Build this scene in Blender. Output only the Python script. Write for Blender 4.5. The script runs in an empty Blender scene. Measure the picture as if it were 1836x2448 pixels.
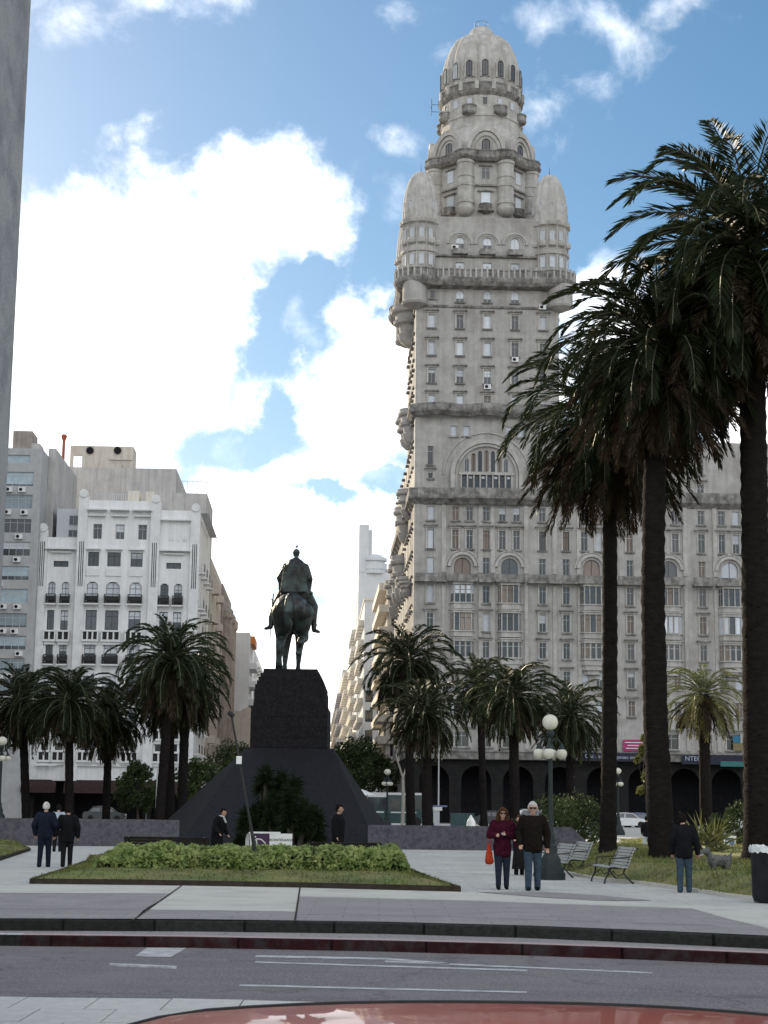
import bpy, bmesh, math, random
from mathutils import Vector, Matrix, noise
RND = random.Random(11)
PI = math.pi
def rad(d): return d*PI/180
V = Vector
SC = bpy.context.scene
COL = SC.collection
# ------------------------------------------------------------------ camera
F, CX, CY = 4062.0, 918.0, 1224.0
PITCH, ROLL, CAMH = math.atan(707/4062.0), 0.0122, 1.65
CM = Matrix.Rotation(PI/2+PITCH, 3, 'X') @ Matrix.Rotation(ROLL, 3, 'Z')
def ray(px, py): return CM @ V(((px-CX)/F, (CY-py)/F, -1.0))
def gnd(px, py, z=0.0):
    d = ray(px, py); t = (z-CAMH)/d.z
    return V((d.x*t, d.y*t, z))
def at(px, py, Y):
    d = ray(px, py); t = Y/d.y
    return V((d.x*t, Y, CAMH+d.z*t))
cam = bpy.data.cameras.new('camera'); camo = bpy.data.objects.new('camera', cam); COL.objects.link(camo)
camo.location = (0, 0, CAMH); camo.rotation_euler = CM.to_euler()
cam.sensor_fit = 'VERTICAL'; cam.sensor_height = 36; cam.lens = 36*F/2448
cam.clip_start = .1; cam.clip_end = 9000
SC.camera = camo
# city frame: u along the east front of the square, v into the city
CA = rad(2.2)
EU, EV = V((math.cos(CA), math.sin(CA), 0)), V((-math.sin(CA), math.cos(CA), 0))
C0 = at(988, 1500, 200); C0.z = 0
def uv(px, py, v=0.0):
    d = ray(px, py); o = V((0, 0, CAMH))
    t = (v - (o-C0).dot(EV))/d.dot(EV); p = o+d*t
    return (p-C0).dot(EU), p.z
def cw(u, v, z=0): return C0+EU*u+EV*v+V((0, 0, z))
# ------------------------------------------------------------------ materials
def _n(nt, typ, **kw):
    n = nt.nodes.new(typ)
    for k, v in kw.items(): setattr(n, k, v)
    return n
def mat(name, c1, c2=None, scale=3.0, rough=.85, bump=.0, bscale=None, streak=0.0, sc=None, metal=0.0, spec=.3, detail=8, dark=None, dscale=.6, damt=.5, trans=0.0, coat=0.0, lo=.35, hi=.65, xs=(1, 1, 1), rnd=0.0, tile=None, ss=(1.6, 1.6, .09), crack=0):
    m = bpy.data.materials.new(name); m.use_nodes = True; nt = m.node_tree; L = nt.links
    b = nt.nodes['Principled BSDF']; out = nt.nodes['Material Output']
    b.inputs['Roughness'].default_value = rough; b.inputs['Metallic'].default_value = metal
    b.inputs['Specular IOR Level'].default_value = spec; b.inputs['Coat Weight'].default_value = coat
    c2 = c2 or tuple(x*.8 for x in c1)
    tc = _n(nt, 'ShaderNodeTexCoord')
    mp = _n(nt, 'ShaderNodeMapping'); mp.inputs['Scale'].default_value = xs
    L.new(tc.outputs['Object'], mp.inputs['Vector'])
    nz = _n(nt, 'ShaderNodeTexNoise'); nz.inputs['Scale'].default_value = scale; nz.inputs['Detail'].default_value = detail
    nz.inputs['Roughness'].default_value = .65
    L.new(mp.outputs[0], nz.inputs['Vector'])
    rp = _n(nt, 'ShaderNodeMapRange'); rp.inputs[1].default_value = lo; rp.inputs[2].default_value = hi
    L.new(nz.outputs['Fac'], rp.inputs[0])
    mx = _n(nt, 'ShaderNodeMix', data_type='RGBA'); mx.inputs[6].default_value = (*c1, 1); mx.inputs[7].default_value = (*c2, 1)
    L.new(rp.outputs[0], mx.inputs[0]); col = mx.outputs[2]
    if streak:
        m2 = _n(nt, 'ShaderNodeMapping'); m2.inputs['Scale'].default_value = ss
        L.new(tc.outputs['Object'], m2.inputs['Vector'])
        n2 = _n(nt, 'ShaderNodeTexNoise'); n2.inputs['Scale'].default_value = 1.0; n2.inputs['Detail'].default_value = 6; n2.inputs['Roughness'].default_value = .7
        L.new(m2.outputs[0], n2.inputs['Vector'])
        r2 = _n(nt, 'ShaderNodeMapRange'); r2.inputs[1].default_value = .42; r2.inputs[2].default_value = .72; r2.inputs[3].default_value = 0; r2.inputs[4].default_value = streak
        L.new(n2.outputs['Fac'], r2.inputs[0])
        mm = _n(nt, 'ShaderNodeMix', data_type='RGBA'); mm.inputs[7].default_value = (*(sc or (.06, .055, .05)), 1)
        L.new(r2.outputs[0], mm.inputs[0]); L.new(col, mm.inputs[6]); col = mm.outputs[2]
    if dark:
        n3 = _n(nt, 'ShaderNodeTexNoise'); n3.inputs['Scale'].default_value = dscale; n3.inputs['Detail'].default_value = 5; n3.inputs['Roughness'].default_value = .6
        L.new(tc.outputs['Object'], n3.inputs['Vector'])
        r3 = _n(nt, 'ShaderNodeMapRange'); r3.inputs[1].default_value = .45; r3.inputs[2].default_value = .65; r3.inputs[4].default_value = damt
        L.new(n3.outputs['Fac'], r3.inputs[0])
        mm = _n(nt, 'ShaderNodeMix', data_type='RGBA'); mm.inputs[7].default_value = (*dark, 1)
        L.new(r3.outputs[0], mm.inputs[0]); L.new(col, mm.inputs[6]); col = mm.outputs[2]
    if crack:
        vo = _n(nt, 'ShaderNodeTexVoronoi', feature='DISTANCE_TO_EDGE'); vo.inputs['Scale'].default_value = crack; nd = _n(nt, 'ShaderNodeTexNoise'); nd.inputs['Scale'].default_value = 2.5; nd.inputs['Detail'].default_value = 4
        va = _n(nt, 'ShaderNodeVectorMath', operation='MULTIPLY_ADD'); va.inputs[1].default_value = (1.2, 1.2, 0); L.new(tc.outputs['Object'], nd.inputs['Vector']); L.new(nd.outputs['Color'], va.inputs[0]); L.new(tc.outputs['Object'], va.inputs[2]); L.new(va.outputs[0], vo.inputs['Vector'])
        rc = _n(nt, 'ShaderNodeMapRange'); rc.inputs[2].default_value = .02; rc.inputs[3].default_value = .72; L.new(vo.outputs['Distance'], rc.inputs[0])
        mm = _n(nt, 'ShaderNodeMix', data_type='RGBA', blend_type='MULTIPLY'); mm.inputs[0].default_value = 1; L.new(col, mm.inputs[6]); L.new(rc.outputs[0], mm.inputs[7]); col = mm.outputs[2]
    if tile:
        bt = _n(nt, 'ShaderNodeTexBrick'); bt.inputs['Scale'].default_value = 1; bt.inputs['Color1'].default_value = (1, 1, 1, 1); k_ = 1-tile[2]; bt.inputs['Color2'].default_value = (k_, k_, k_, 1); kk = tile[3]; bt.inputs['Mortar'].default_value = (kk, kk, kk, 1)
        bt.inputs['Mortar Size'].default_value = tile[4] if len(tile) > 4 else .012; bt.inputs['Brick Width'].default_value = tile[0]; bt.inputs['Row Height'].default_value = tile[1]; L.new(tc.outputs['Object'], bt.inputs['Vector'])
        mm = _n(nt, 'ShaderNodeMix', data_type='RGBA', blend_type='MULTIPLY'); mm.inputs[0].default_value = 1; L.new(col, mm.inputs[6]); L.new(bt.outputs['Color'], mm.inputs[7]); col = mm.outputs[2]
    if rnd:
        oi = _n(nt, 'ShaderNodeObjectInfo'); hs = _n(nt, 'ShaderNodeHueSaturation')
        r4 = _n(nt, 'ShaderNodeMapRange'); r4.inputs[3].default_value = 1-rnd; r4.inputs[4].default_value = 1+rnd
        L.new(oi.outputs['Random'], r4.inputs[0]); L.new(r4.outputs[0], hs.inputs['Value']); L.new(col, hs.inputs['Color']); col = hs.outputs[0]
    L.new(col, b.inputs['Base Color'])
    if bump:
        nb = _n(nt, 'ShaderNodeTexNoise'); nb.inputs['Scale'].default_value = bscale or scale*4; nb.inputs['Detail'].default_value = 6
        L.new(mp.outputs[0], nb.inputs['Vector'])
        bp = _n(nt, 'ShaderNodeBump'); bp.inputs['Strength'].default_value = bump; bp.inputs['Distance'].default_value = .05
        L.new(nb.outputs['Fac'], bp.inputs['Height']); L.new(bp.outputs[0], b.inputs['Normal'])
    if trans:
        tr = _n(nt, 'ShaderNodeBsdfTranslucent'); L.new(col, tr.inputs['Color'])
        ms = _n(nt, 'ShaderNodeMixShader'); ms.inputs[0].default_value = trans
        L.new(b.outputs[0], ms.inputs[1]); L.new(tr.outputs[0], ms.inputs[2]); L.new(ms.outputs[0], out.inputs['Surface'])
    return m
# ------------------------------------------------------------------ mesh builder
class MB:
    def __init__(s): s.v = []; s.f = []; s.m = []
    def add(s, vs, fs, mi=0):
        n = len(s.v); s.v += [V(x) for x in vs]
        s.f += [tuple(n+i for i in f) for f in fs]; s.m += [mi]*len(fs)
    def box(s, x0, x1, y0, y1, z0, z1, mi=0):
        s.add([(x0,y0,z0),(x1,y0,z0),(x1,y1,z0),(x0,y1,z0),(x0,y0,z1),(x1,y0,z1),(x1,y1,z1),(x0,y1,z1)],
              [(0,3,2,1),(4,5,6,7),(0,1,5,4),(1,2,6,5),(2,3,7,6),(3,0,4,7)], mi)
    def obox(s, c, half, mt, mi=0):
        x, y, z = half; n = len(s.v); s.box(-x, x, -y, y, -z, z, mi)
        for i in range(n, len(s.v)): s.v[i] = mt @ s.v[i] + V(c)
    def tube(s, pts, rs, n=8, mi=0):
        pts = [V(p) for p in pts]
        if not isinstance(rs, (list, tuple)): rs = [rs]*len(pts)
        rings = []; up = None
        for i, p in enumerate(pts):
            d = (pts[min(i+1, len(pts)-1)]-pts[max(i-1, 0)]).normalized()
            if up is None: up = V((0, 0, 1)) if abs(d.z) < .9 else V((1, 0, 0))
            a = d.cross(up)
            if a.length < 1e-4: a = d.orthogonal()
            a.normalize(); b = a.cross(d); up = b
            rings.append([p+(a*math.cos(2*PI*k/n)+b*math.sin(2*PI*k/n))*rs[i] for k in range(n)])
        vs = [q for r in rings for q in r]
        fs = [(i*n+k, i*n+(k+1) % n, (i+1)*n+(k+1) % n, (i+1)*n+k) for i in range(len(pts)-1) for k in range(n)]
        fs += [tuple(range(n-1, -1, -1)), tuple((len(pts)-1)*n+k for k in range(n))]
        s.add(vs, fs, mi)
    def lathe(s, prof, c=(0, 0, 0), n=24, mi=0, ph=0.0, a0=0.0, a1=2*PI, lobes=0, ld=0.0):
        full = abs(a1-a0-2*PI) < 1e-6; k = n if full else n+1; vs = []
        for r, z in prof:
            for j in range(k):
                a = ph+a0+(a1-a0)*j/n; rr = r
                if lobes: rr = r*(1-ld*(1-abs(math.cos((a-ph)*lobes/2))))
                vs.append((c[0]+rr*math.sin(a), c[1]-rr*math.cos(a), c[2]+z))
        fs = [(i*k+j, i*k+(j+1) % k, (i+1)*k+(j+1) % k, (i+1)*k+j) for i in range(len(prof)-1) for j in range(n)]
        if prof[0][0] > .001: fs.append(tuple(range(k-1, -1, -1)))
        if prof[-1][0] > .001: fs.append(tuple((len(prof)-1)*k+j for j in range(k)))
        s.add(vs, fs, mi)
    def sphere(s, c, r, n=12, mi=0, sz=1.0):
        s.lathe([(r*math.sin(PI*i/n) if 0 < i < n else .0005, -r*math.cos(PI*i/n)*sz) for i in range(n+1)], c, 2*n, mi)
    def prism(s, poly, z0, z1, mi=0):
        n = len(poly); s.add([(x, y, z0) for x, y in poly]+[(x, y, z1) for x, y in poly],
            [tuple(range(n-1, -1, -1)), tuple(range(n, 2*n))]+[(i, (i+1) % n, n+(i+1) % n, n+i) for i in range(n)], mi)
    def vprism(s, poly, y0, y1, mi=0):      # polygon in the (x, z) plane, thickness along y
        n = len(poly); s.add([(x, y0, z) for x, z in poly]+[(x, y1, z) for x, z in poly],
            [tuple(range(n)), tuple(range(2*n-1, n-1, -1))]+[(i, n+i, n+(i+1) % n, (i+1) % n) for i in range(n)], mi)
    def band(s, path, prof, mi=0, closed=False):   # sweep (out, z) profile along a plan path; outward = right of travel
        n = len(path); nor = []
        for i in range(n):
            def seg(a, b):
                d = V((path[b][0]-path[a][0], path[b][1]-path[a][1])); d.normalize(); return V((d.y, -d.x))
            a = seg((i-1) % n, i) if (i > 0 or closed) else seg(0, 1)
            b = seg(i, (i+1) % n) if (i < n-1 or closed) else a
            m = (a+b); m.normalize(); nor.append(m/max(.35, m.dot(a)))
        k = len(prof); vs = [(path[i][0]+nor[i].x*o, path[i][1]+nor[i].y*o, z) for i in range(n) for o, z in prof]
        fs = []
        for i in range(n if closed else n-1):
            j = (i+1) % n
            fs += [(i*k+q, j*k+q, j*k+q+1, i*k+q+1) for q in range(k-1)]
        if not closed: fs += [tuple(range(k)), tuple((n-1)*k+q for q in range(k-1, -1, -1))]
        s.add(vs, fs, mi)
    def xf(s, M): s.v = [M @ x for x in s.v]; return s
    def mesh(s, name, mats, smooth=False, ang=35):
        me = bpy.data.meshes.new(name); me.from_pydata([tuple(x) for x in s.v], [], s.f)
        for m in (mats if isinstance(mats, (list, tuple)) else [mats]): me.materials.append(m)
        if any(s.m): me.polygons.foreach_set('material_index', s.m)
        if smooth:
            me.polygons.foreach_set('use_smooth', [True]*len(s.f)); me.set_sharp_from_angle(angle=rad(ang))
        me.update(); return me
    def build(s, name, mats, parent=None, smooth=False, loc=None, ang=35):
        o = bpy.data.objects.new(name, s.mesh(name, mats, smooth, ang)); COL.objects.link(o)
        if parent is not None: o.parent = parent
        if loc is not None: o.location = loc
        return o
def tag(o, label=None, cat=None, group=None, kind=None):
    if label: o['label'] = label
    if cat: o['category'] = cat
    if group: o['group'] = group
    if kind: o['kind'] = kind
    return o
def thing(name, label, cat, loc=(0, 0, 0), rz=0.0, group=None):
    o = bpy.data.objects.new(name, None); COL.objects.link(o); o.location = loc; o.rotation_euler = (0, 0, rz)
    o.empty_display_size = .3
    return tag(o, label, cat, group)
def dup(root, loc=None, rz=None, label=None, group=None):
    def cp(o, par):
        c = o.copy(); COL.objects.link(c)
        if par is not None: c.parent = par
        for ch in list(o.children): cp(ch, c)
        return c
    r = cp(root, None)
    if loc is not None: r.location = loc
    if rz is not None: r.rotation_euler = (0, 0, rz)
    if label: r['label'] = label
    if group: r['group'] = group
    return r
def capsules(caps, voxel, smooth=4, n=12):
    """union of tapered capsules (p0, r0, p1, r1) as one continuous remeshed surface"""
    b = MB()
    for p0, r0, p1, r1 in caps:
        p0, p1 = V(p0), V(p1); d = p1-p0; ln = d.length
        q = d.to_track_quat('Z', 'Y').to_matrix() if ln > 1e-6 else Matrix.Identity(3)
        prof = [(max(.0004, r0*math.sin(a)), -r0*math.cos(a)) for a in [PI/2*i/4 for i in range(5)]]
        prof += [(max(.0004, r1*math.cos(a)), ln+r1*math.sin(a)) for a in [PI/2*i/4 for i in range(5)]]
        k = len(b.v); b.lathe(prof, n=n)
        for i in range(k, len(b.v)): b.v[i] = q @ b.v[i] + p0
    me = bpy.data.meshes.new('tmp'); me.from_pydata([tuple(x) for x in b.v], [], b.f)
    o = bpy.data.objects.new('tmp', me); COL.objects.link(o)
    md = o.modifiers.new('r', 'REMESH'); md.mode = 'VOXEL'; md.voxel_size = voxel
    if smooth:
        ms = o.modifiers.new('s', 'SMOOTH'); ms.iterations = smooth; ms.factor = .5
    dg = bpy.context.evaluated_depsgraph_get()
    r = bpy.data.meshes.new_from_object(o.evaluated_get(dg))
    bpy.data.objects.remove(o); bpy.data.meshes.remove(me)
    r.materials.clear(); r.polygons.foreach_set('use_smooth', [True]*len(r.polygons))
    return r
def mobj(name, me, m, parent=None, loc=None):
    for x in (m if isinstance(m, (list, tuple)) else [m]): me.materials.append(x)
    me.name = name; o = bpy.data.objects.new(name, me); COL.objects.link(o)
    if parent is not None: o.parent = parent
    if loc is not None: o.location = loc
    return o
def text_mesh(txt, size, ext=.01):
    cu = bpy.data.curves.new('t', 'FONT'); cu.body = txt; cu.size = size; cu.extrude = ext; cu.align_x = 'CENTER'; cu.align_y = 'CENTER'; cu.resolution_u = 3
    o = bpy.data.objects.new('t', cu); COL.objects.link(o)
    dg = bpy.context.evaluated_depsgraph_get(); me = bpy.data.meshes.new_from_object(o.evaluated_get(dg))
    bpy.data.objects.remove(o); me.materials.clear(); me.transform(Matrix.Rotation(PI/2, 4, 'X')); return me
# ------------------------------------------------------------------ world: sky and clouds in world directions
SUN_AZ, SUN_EL = rad(-35), rad(22)       # azimuth measured from +Y towards +X
SD = V((math.sin(SUN_AZ)*math.cos(SUN_EL), math.cos(SUN_AZ)*math.cos(SUN_EL), math.sin(SUN_EL)))
W = bpy.data.worlds.new('World'); SC.world = W; W.use_nodes = True
nt = W.node_tree; L = nt.links; nt.nodes.clear()
wo = _n(nt, 'ShaderNodeOutputWorld'); tcw = _n(nt, 'ShaderNodeTexCoord'); DIRV = tcw.outputs['Generated']
sky = _n(nt, 'ShaderNodeTexSky', sky_type='NISHITA'); sky.sun_disc = False
sky.sun_elevation = SUN_EL; sky.sun_rotation = SUN_AZ; sky.air_density = 1.0; sky.dust_density = .6; sky.ozone_density = 2.0
wn = _n(nt, 'ShaderNodeTexNoise'); wn.inputs['Scale'].default_value = 9; wn.inputs['Detail'].default_value = 7; wn.inputs['Roughness'].default_value = .6; L.new(DIRV, wn.inputs['Vector'])
wv = _n(nt, 'ShaderNodeVectorMath', operation='MULTIPLY_ADD'); L.new(wn.outputs['Color'], wv.inputs[0]); wv.inputs[1].default_value = (.1, .1, .1); wv.inputs[2].default_value = (-.05, -.05, -.05)
wa = _n(nt, 'ShaderNodeVectorMath', operation='ADD'); L.new(DIRV, wa.inputs[0]); L.new(wv.outputs[0], wa.inputs[1]); DW = wa.outputs[0]
def math_(op, a, b=None, c=None):
    n = _n(nt, 'ShaderNodeMath', operation=op)
    for i, x in enumerate((a, b, c)):
        if x is None: continue
        if isinstance(x, (int, float)): n.inputs[i].default_value = x
        else: L.new(x, n.inputs[i])
    return n.outputs[0]
def dot_(vec):
    n = _n(nt, 'ShaderNodeVectorMath', operation='DOT_PRODUCT'); L.new(DW, n.inputs[0]); n.inputs[1].default_value = vec; return n.outputs['Value']
def blob(d, rx, ry, w):
    d = d.normalized(); r = d.cross(V((0, 0, 1))).normalized(); u = r.cross(d)
    a = dot_(r/rx); b = dot_(u/ry)
    q = math_('SQRT', math_('ADD', math_('MULTIPLY', a, a), math_('MULTIPLY', b, b)))
    return math_('MULTIPLY_ADD', q, -w, w)
thick = [(120,760,520,330),(330,560,330,170),(640,520,200,150),(250,950,520,330),(740,560,110,100),(480,760,190,230),(560,480,160,110),
         (850,930,150,190),(780,1010,170,160),(850,725,105,80),(930,860,120,120),(640,1250,420,200),(250,1300,600,260),(840,1300,260,170),
         (1480,830,230,200),(1420,700,150,70),(1310,730,110,110),(1290,920,110,150),(1800,960,200,240),(700,1600,900,220),(1650,1250,500,200),(660,800,60,90)]
thin = [(150,40,170,110),(330,30,180,80),(390,75,60,40),(500,5,120,40),(950,10,110,45),(1280,80,120,60),(1470,110,150,80),(1640,20,200,70),
        (930,410,130,75),(1330,280,130,60),(910,300,90,45),(270,345,50,35),(700,735,60,60),(760,1090,170,70),(1100,130,90,40)]
def fieldmax(lst):
    f = None
    for x in lst: f = x if f is None else math_('MAXIMUM', f, x)
    return f
ft = fieldmax([blob(ray(a, b), c/F, d/F, 1.0) for a, b, c, d in thick])
for a, b, c, d in ((650,740,70,150),(600,1060,110,60),(930,1140,80,40),(640,960,40,90),(800,1190,60,30),(735,640,60,70)):
    ft = math_('MINIMUM', ft, math_('MULTIPLY_ADD', blob(ray(a, b), c/F, d/F, 1.0), -1.0, .12))
# unseen clouds added outside the frame as fill light, behind and above the viewer
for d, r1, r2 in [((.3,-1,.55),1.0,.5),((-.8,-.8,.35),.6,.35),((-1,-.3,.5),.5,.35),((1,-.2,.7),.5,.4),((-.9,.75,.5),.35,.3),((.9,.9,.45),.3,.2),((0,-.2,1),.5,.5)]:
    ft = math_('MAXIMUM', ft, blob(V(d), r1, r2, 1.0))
fn = fieldmax([blob(ray(a, b), c/F, d/F, 1.0) for a, b, c, d in thin])
def nse(scale, detail, rough, off=0, dist=0):
    n = _n(nt, 'ShaderNodeTexNoise'); n.inputs['Scale'].default_value = scale; n.inputs['Detail'].default_value = detail; n.inputs['Roughness'].default_value = rough
    n.inputs['Distortion'].default_value = dist
    m = _n(nt, 'ShaderNodeMapping'); m.inputs['Location'].default_value = (off, off*.7, off*1.3); L.new(DIRV, m.inputs['Vector']); L.new(m.outputs[0], n.inputs['Vector'])
    return n.outputs['Fac']
def sstep(x, a, b, hi=1.0):
    n = _n(nt, 'ShaderNodeMapRange', interpolation_type='SMOOTHSTEP'); L.new(x, n.inputs[0]); n.inputs[1].default_value = a; n.inputs[2].default_value = b; n.inputs[4].default_value = hi
    return n.outputs[0]
n1 = nse(17, 11, .62, 3.1, .25); n2 = nse(24, 10, .6, 9.7, .3)
dt = sstep(math_('MULTIPLY_ADD', math_('SUBTRACT', n1, .5), 2.6, math_('MULTIPLY', ft, 1.15)), -.16, .92)
dn = sstep(math_('MULTIPLY_ADD', math_('SUBTRACT', n2, .5), 2.6, math_('MULTIPLY', fn, .5)), -.05, 1.25, .62)
dens = math_('MAXIMUM', dt, dn)
shade = sstep(nse(12, 6, .55, 5.5), .35, .62)
cmix = _n(nt, 'ShaderNodeMix', data_type='RGBA'); cmix.inputs[6].default_value = (.86, .9, .98, 1); cmix.inputs[7].default_value = (1.0, .985, .955, 1); L.new(shade, cmix.inputs[0])
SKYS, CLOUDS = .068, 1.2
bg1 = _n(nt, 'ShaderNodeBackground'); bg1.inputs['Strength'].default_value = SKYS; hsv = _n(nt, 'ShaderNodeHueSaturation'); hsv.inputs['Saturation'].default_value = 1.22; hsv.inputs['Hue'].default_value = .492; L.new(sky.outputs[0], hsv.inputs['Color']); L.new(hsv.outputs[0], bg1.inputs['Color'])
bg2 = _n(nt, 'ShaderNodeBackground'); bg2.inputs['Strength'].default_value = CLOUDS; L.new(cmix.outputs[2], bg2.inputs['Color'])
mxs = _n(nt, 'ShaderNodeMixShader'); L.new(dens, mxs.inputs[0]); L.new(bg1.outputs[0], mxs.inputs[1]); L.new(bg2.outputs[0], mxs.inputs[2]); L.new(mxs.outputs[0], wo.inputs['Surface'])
sl = bpy.data.lights.new('sun', 'SUN'); sl.energy = 4.2; sl.angle = rad(.6); sl.color = (1.0, .85, .62)
so = bpy.data.objects.new('sun', sl); COL.objects.link(so); so.rotation_euler = SD.to_track_quat('Z', 'Y').to_euler()
SC.view_settings.view_transform = 'Standard'; SC.view_settings.look = 'None'; SC.view_settings.gamma = 1; SC.view_settings.use_curve_mapping = False
SC.view_settings.exposure = 0.92
SC.cycles.max_bounces = 5; SC.cycles.transparent_max_bounces = 8
# ------------------------------------------------------------------ materials
M = {}
M['salvo'] = mat('salvo stone', (.45, .435, .412), (.365, .352, .335), 1.2, .9, .35, 9, streak=.32, dark=(.2, .18, .165), spec=.12, dscale=.35, damt=.45)
M['salvo_lt'] = mat('salvo pale stone', (.51, .495, .468), (.41, .397, .375), 1.5, .9, .3, 9, spec=.12, streak=.32, dark=(.2, .18, .155), dscale=.5, damt=.4)
M['salvo_dk'] = mat('weathered shade-toned cornice stone', (.37, .357, .338), (.12, .115, .108), 1.1, .92, .4, 10, streak=.7, spec=.1)  # grime, plus darkening that paints in the shadow lines under cornices
M['shade_stone'] = mat('shade-dark stone', (.016, .016, .017), (.026, .025, .024), 1.3, .95, spec=.06)  # near-black colour stands in for the shade at street level
M['white'] = mat('white render', (.78, .78, .775), (.7, .7, .7), .7, .9, .1, 12, streak=.3, sc=(.3, .29, .28))
M['white2'] = mat('white trim', (.72, .72, .71), (.6, .6, .6), 1.2, .9)
M['grey'] = mat('grey concrete', (.5, .485, .47), (.39, .378, .37), .5, .95, .2, 8, streak=.5, sc=(.13, .12, .12))
M['grey2'] = mat('grey panel', (.42, .42, .42), (.34, .34, .345), .8, .9, streak=.25, sc=(.2, .2, .2))
M['cream'] = mat('cream render', (.66, .62, .55), (.56, .53, .47), .6, .9, streak=.3, sc=(.25, .2, .15))
M['beige'] = mat('beige render', (.58, .54, .48), (.48, .45, .4), .6, .9, streak=.4, sc=(.2, .17, .14))
M['brown'] = mat('brown stone', (.36, .32, .29), (.25, .22, .2), .8, .9, .3, 8, streak=.4)
M['paleblue'] = mat('pale grey render', (.58, .6, .62), (.5, .52, .545), .4, .9, streak=.25, sc=(.35, .35, .36))
M['pier'] = mat('veined gate stone', (.33, .325, .32), (.25, .25, .255), 1.6, .7, .25, 30, streak=.0, dark=(.12, .125, .14), dscale=2.6, damt=.55)
M['granite'] = mat('dark granite', (.017, .016, .017), (.008, .008, .009), 6, .75, .3, 18, dark=(.026, .025, .03), dscale=9, damt=.5, spec=.06)
M['granite_wall'] = mat('grey granite', (.10, .097, .112), (.055, .055, .065), 5, .75, .3, 25, dark=(.135, .12, .14), dscale=7, damt=.6, spec=.06)
M['bronze'] = mat('bronze', (.035, .034, .03), (.014, .015, .015), 2.2, .4, .3, 12, metal=.5, dark=(.085, .12, .118), dscale=1.3, damt=.6)
M['glass'] = mat('window glass', (.03, .035, .045), (.05, .055, .06), 2, .07, spec=.6, rnd=.4)
M['blind'] = mat('roller blind', (.64, .67, .71), (.54, .57, .61), 2, .6, rnd=.2)
M['curtain'] = mat('drawn curtain', (.2, .165, .14), (.3, .25, .215), 3, .9, xs=(6, 6, .3), rnd=.3)
M['wframe'] = mat('window frame', (.5, .5, .5), (.38, .38, .38), 4, .6)
M['dframe'] = mat('dark window frame', (.07, .07, .075), (.04, .04, .045), 4, .6)
M['iron'] = mat('dark iron', (.016, .017, .018), (.035, .032, .03), 6, .5, metal=.4)
M['tealiron'] = mat('painted iron', (.016, .024, .024), (.01, .015, .015), 6, .5)
M['asphalt'] = mat('asphalt', (.3, .275, .28), (.125, .115, .118), 34, .9, .5, 160, dark=(.25, .228, .23), dscale=.5, damt=.5, lo=.38, hi=.62, detail=5, spec=.06, streak=.4, ss=(.1, 1.5, 1), sc=(.11, .1, .1), crack=.3)
M['paint'] = mat('worn road paint', (.55, .55, .55), (.2, .19, .195), 4, .85, lo=.36, hi=.68, xs=(1, 3, 1))
M['plaza'] = mat('pale paving', (.52, .51, .465), (.42, .41, .375), 7, .85, .15, 60, dark=(.4, .39, .375), dscale=.5, damt=.85, lo=.3, hi=.7, tile=(.8, .8, .1, .72, .014))
M['pavegrey'] = mat('grey granite paving', (.4, .375, .365), (.22, .206, .204), 36, .85, .4, 150, dark=(.25, .235, .235), dscale=1.2, damt=.5, lo=.38, hi=.62, detail=5, spec=.06, tile=(1.1, .55, .1, .7, .01))
M['pavebeige'] = mat('beige paving', (.54, .52, .46), (.43, .415, .37), 22, .85, .15, 110, dark=(.32, .31, .28), dscale=.9, damt=.45, lo=.3, hi=.7)
M['flag'] = mat('flagstone', (.54, .53, .49), (.43, .42, .39), 9, .85, .2, 60, lo=.3, hi=.7, rnd=.06)
M['kerb'] = mat('kerb granite', (.038, .038, .035), (.022, .022, .021), 14, .85, .3, 60, spec=.06, tile=(1.3, 60, .3, .25, .02))
M['redkerb'] = mat('red painted kerb', (.04, .012, .014), (.024, .01, .012), 7, .8, .25, 40, dark=(.045, .04, .04), dscale=4, damt=.8, tile=(1.3, 60, .25, .3, .02), spec=.06)
M['kerbtop'] = mat('worn pink kerb top', (.42, .3, .28), (.3, .25, .24), 7, .8)
M['soil'] = mat('dark soil edge', (.05, .04, .032), (.03, .025, .02), 8, .95, spec=.06)
M['grass'] = mat('lawn', (.1, .14, .035), (.22, .19, .075), .7, .95, .4, 60, dark=(.035, .045, .016), dscale=.8, damt=.6)  # grass tones, plus patches that paint in dappled sun; blades match
M['blade'] = mat('grass blades', (.1, .145, .035), (.24, .21, .08), .7, .8, trans=.3, spec=.1, dark=(.035, .05, .016), dscale=.8, damt=.6)
M['hedgeleaf'] = mat('hedge leaves', (.17, .25, .065), (.35, .38, .14), 2.2, .6, trans=.3, dark=(.06, .1, .03), dscale=2.5, damt=.6)
M['hedgecore'] = mat('hedge twigs', (.02, .026, .012), (.012, .016, .008), 5, .95, spec=.06)
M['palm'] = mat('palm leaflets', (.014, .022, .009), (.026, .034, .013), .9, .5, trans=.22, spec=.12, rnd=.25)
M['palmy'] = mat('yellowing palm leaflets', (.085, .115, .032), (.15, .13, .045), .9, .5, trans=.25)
M['rachis'] = mat('palm midrib', (.12, .12, .075), (.08, .08, .05), 2, .5)
M['dead'] = mat('dead fronds', (.028, .022, .015), (.05, .036, .022), 2, .9, trans=.1, spec=.06)
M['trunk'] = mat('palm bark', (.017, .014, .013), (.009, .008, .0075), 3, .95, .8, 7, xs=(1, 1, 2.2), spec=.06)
M['leaf'] = mat('dark leaves', (.03, .045, .018), (.05, .065, .025), 1.5, .6, trans=.2, rnd=.2, spec=.06)
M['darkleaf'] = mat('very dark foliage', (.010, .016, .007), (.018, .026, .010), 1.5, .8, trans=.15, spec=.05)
M['skyglass'] = mat('painted sky glass', (.3, .37, .41), (.2, .26, .3), .8, .12, spec=.6, rnd=.35)  # pale blue base paints the reflected sky into the panes
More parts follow.
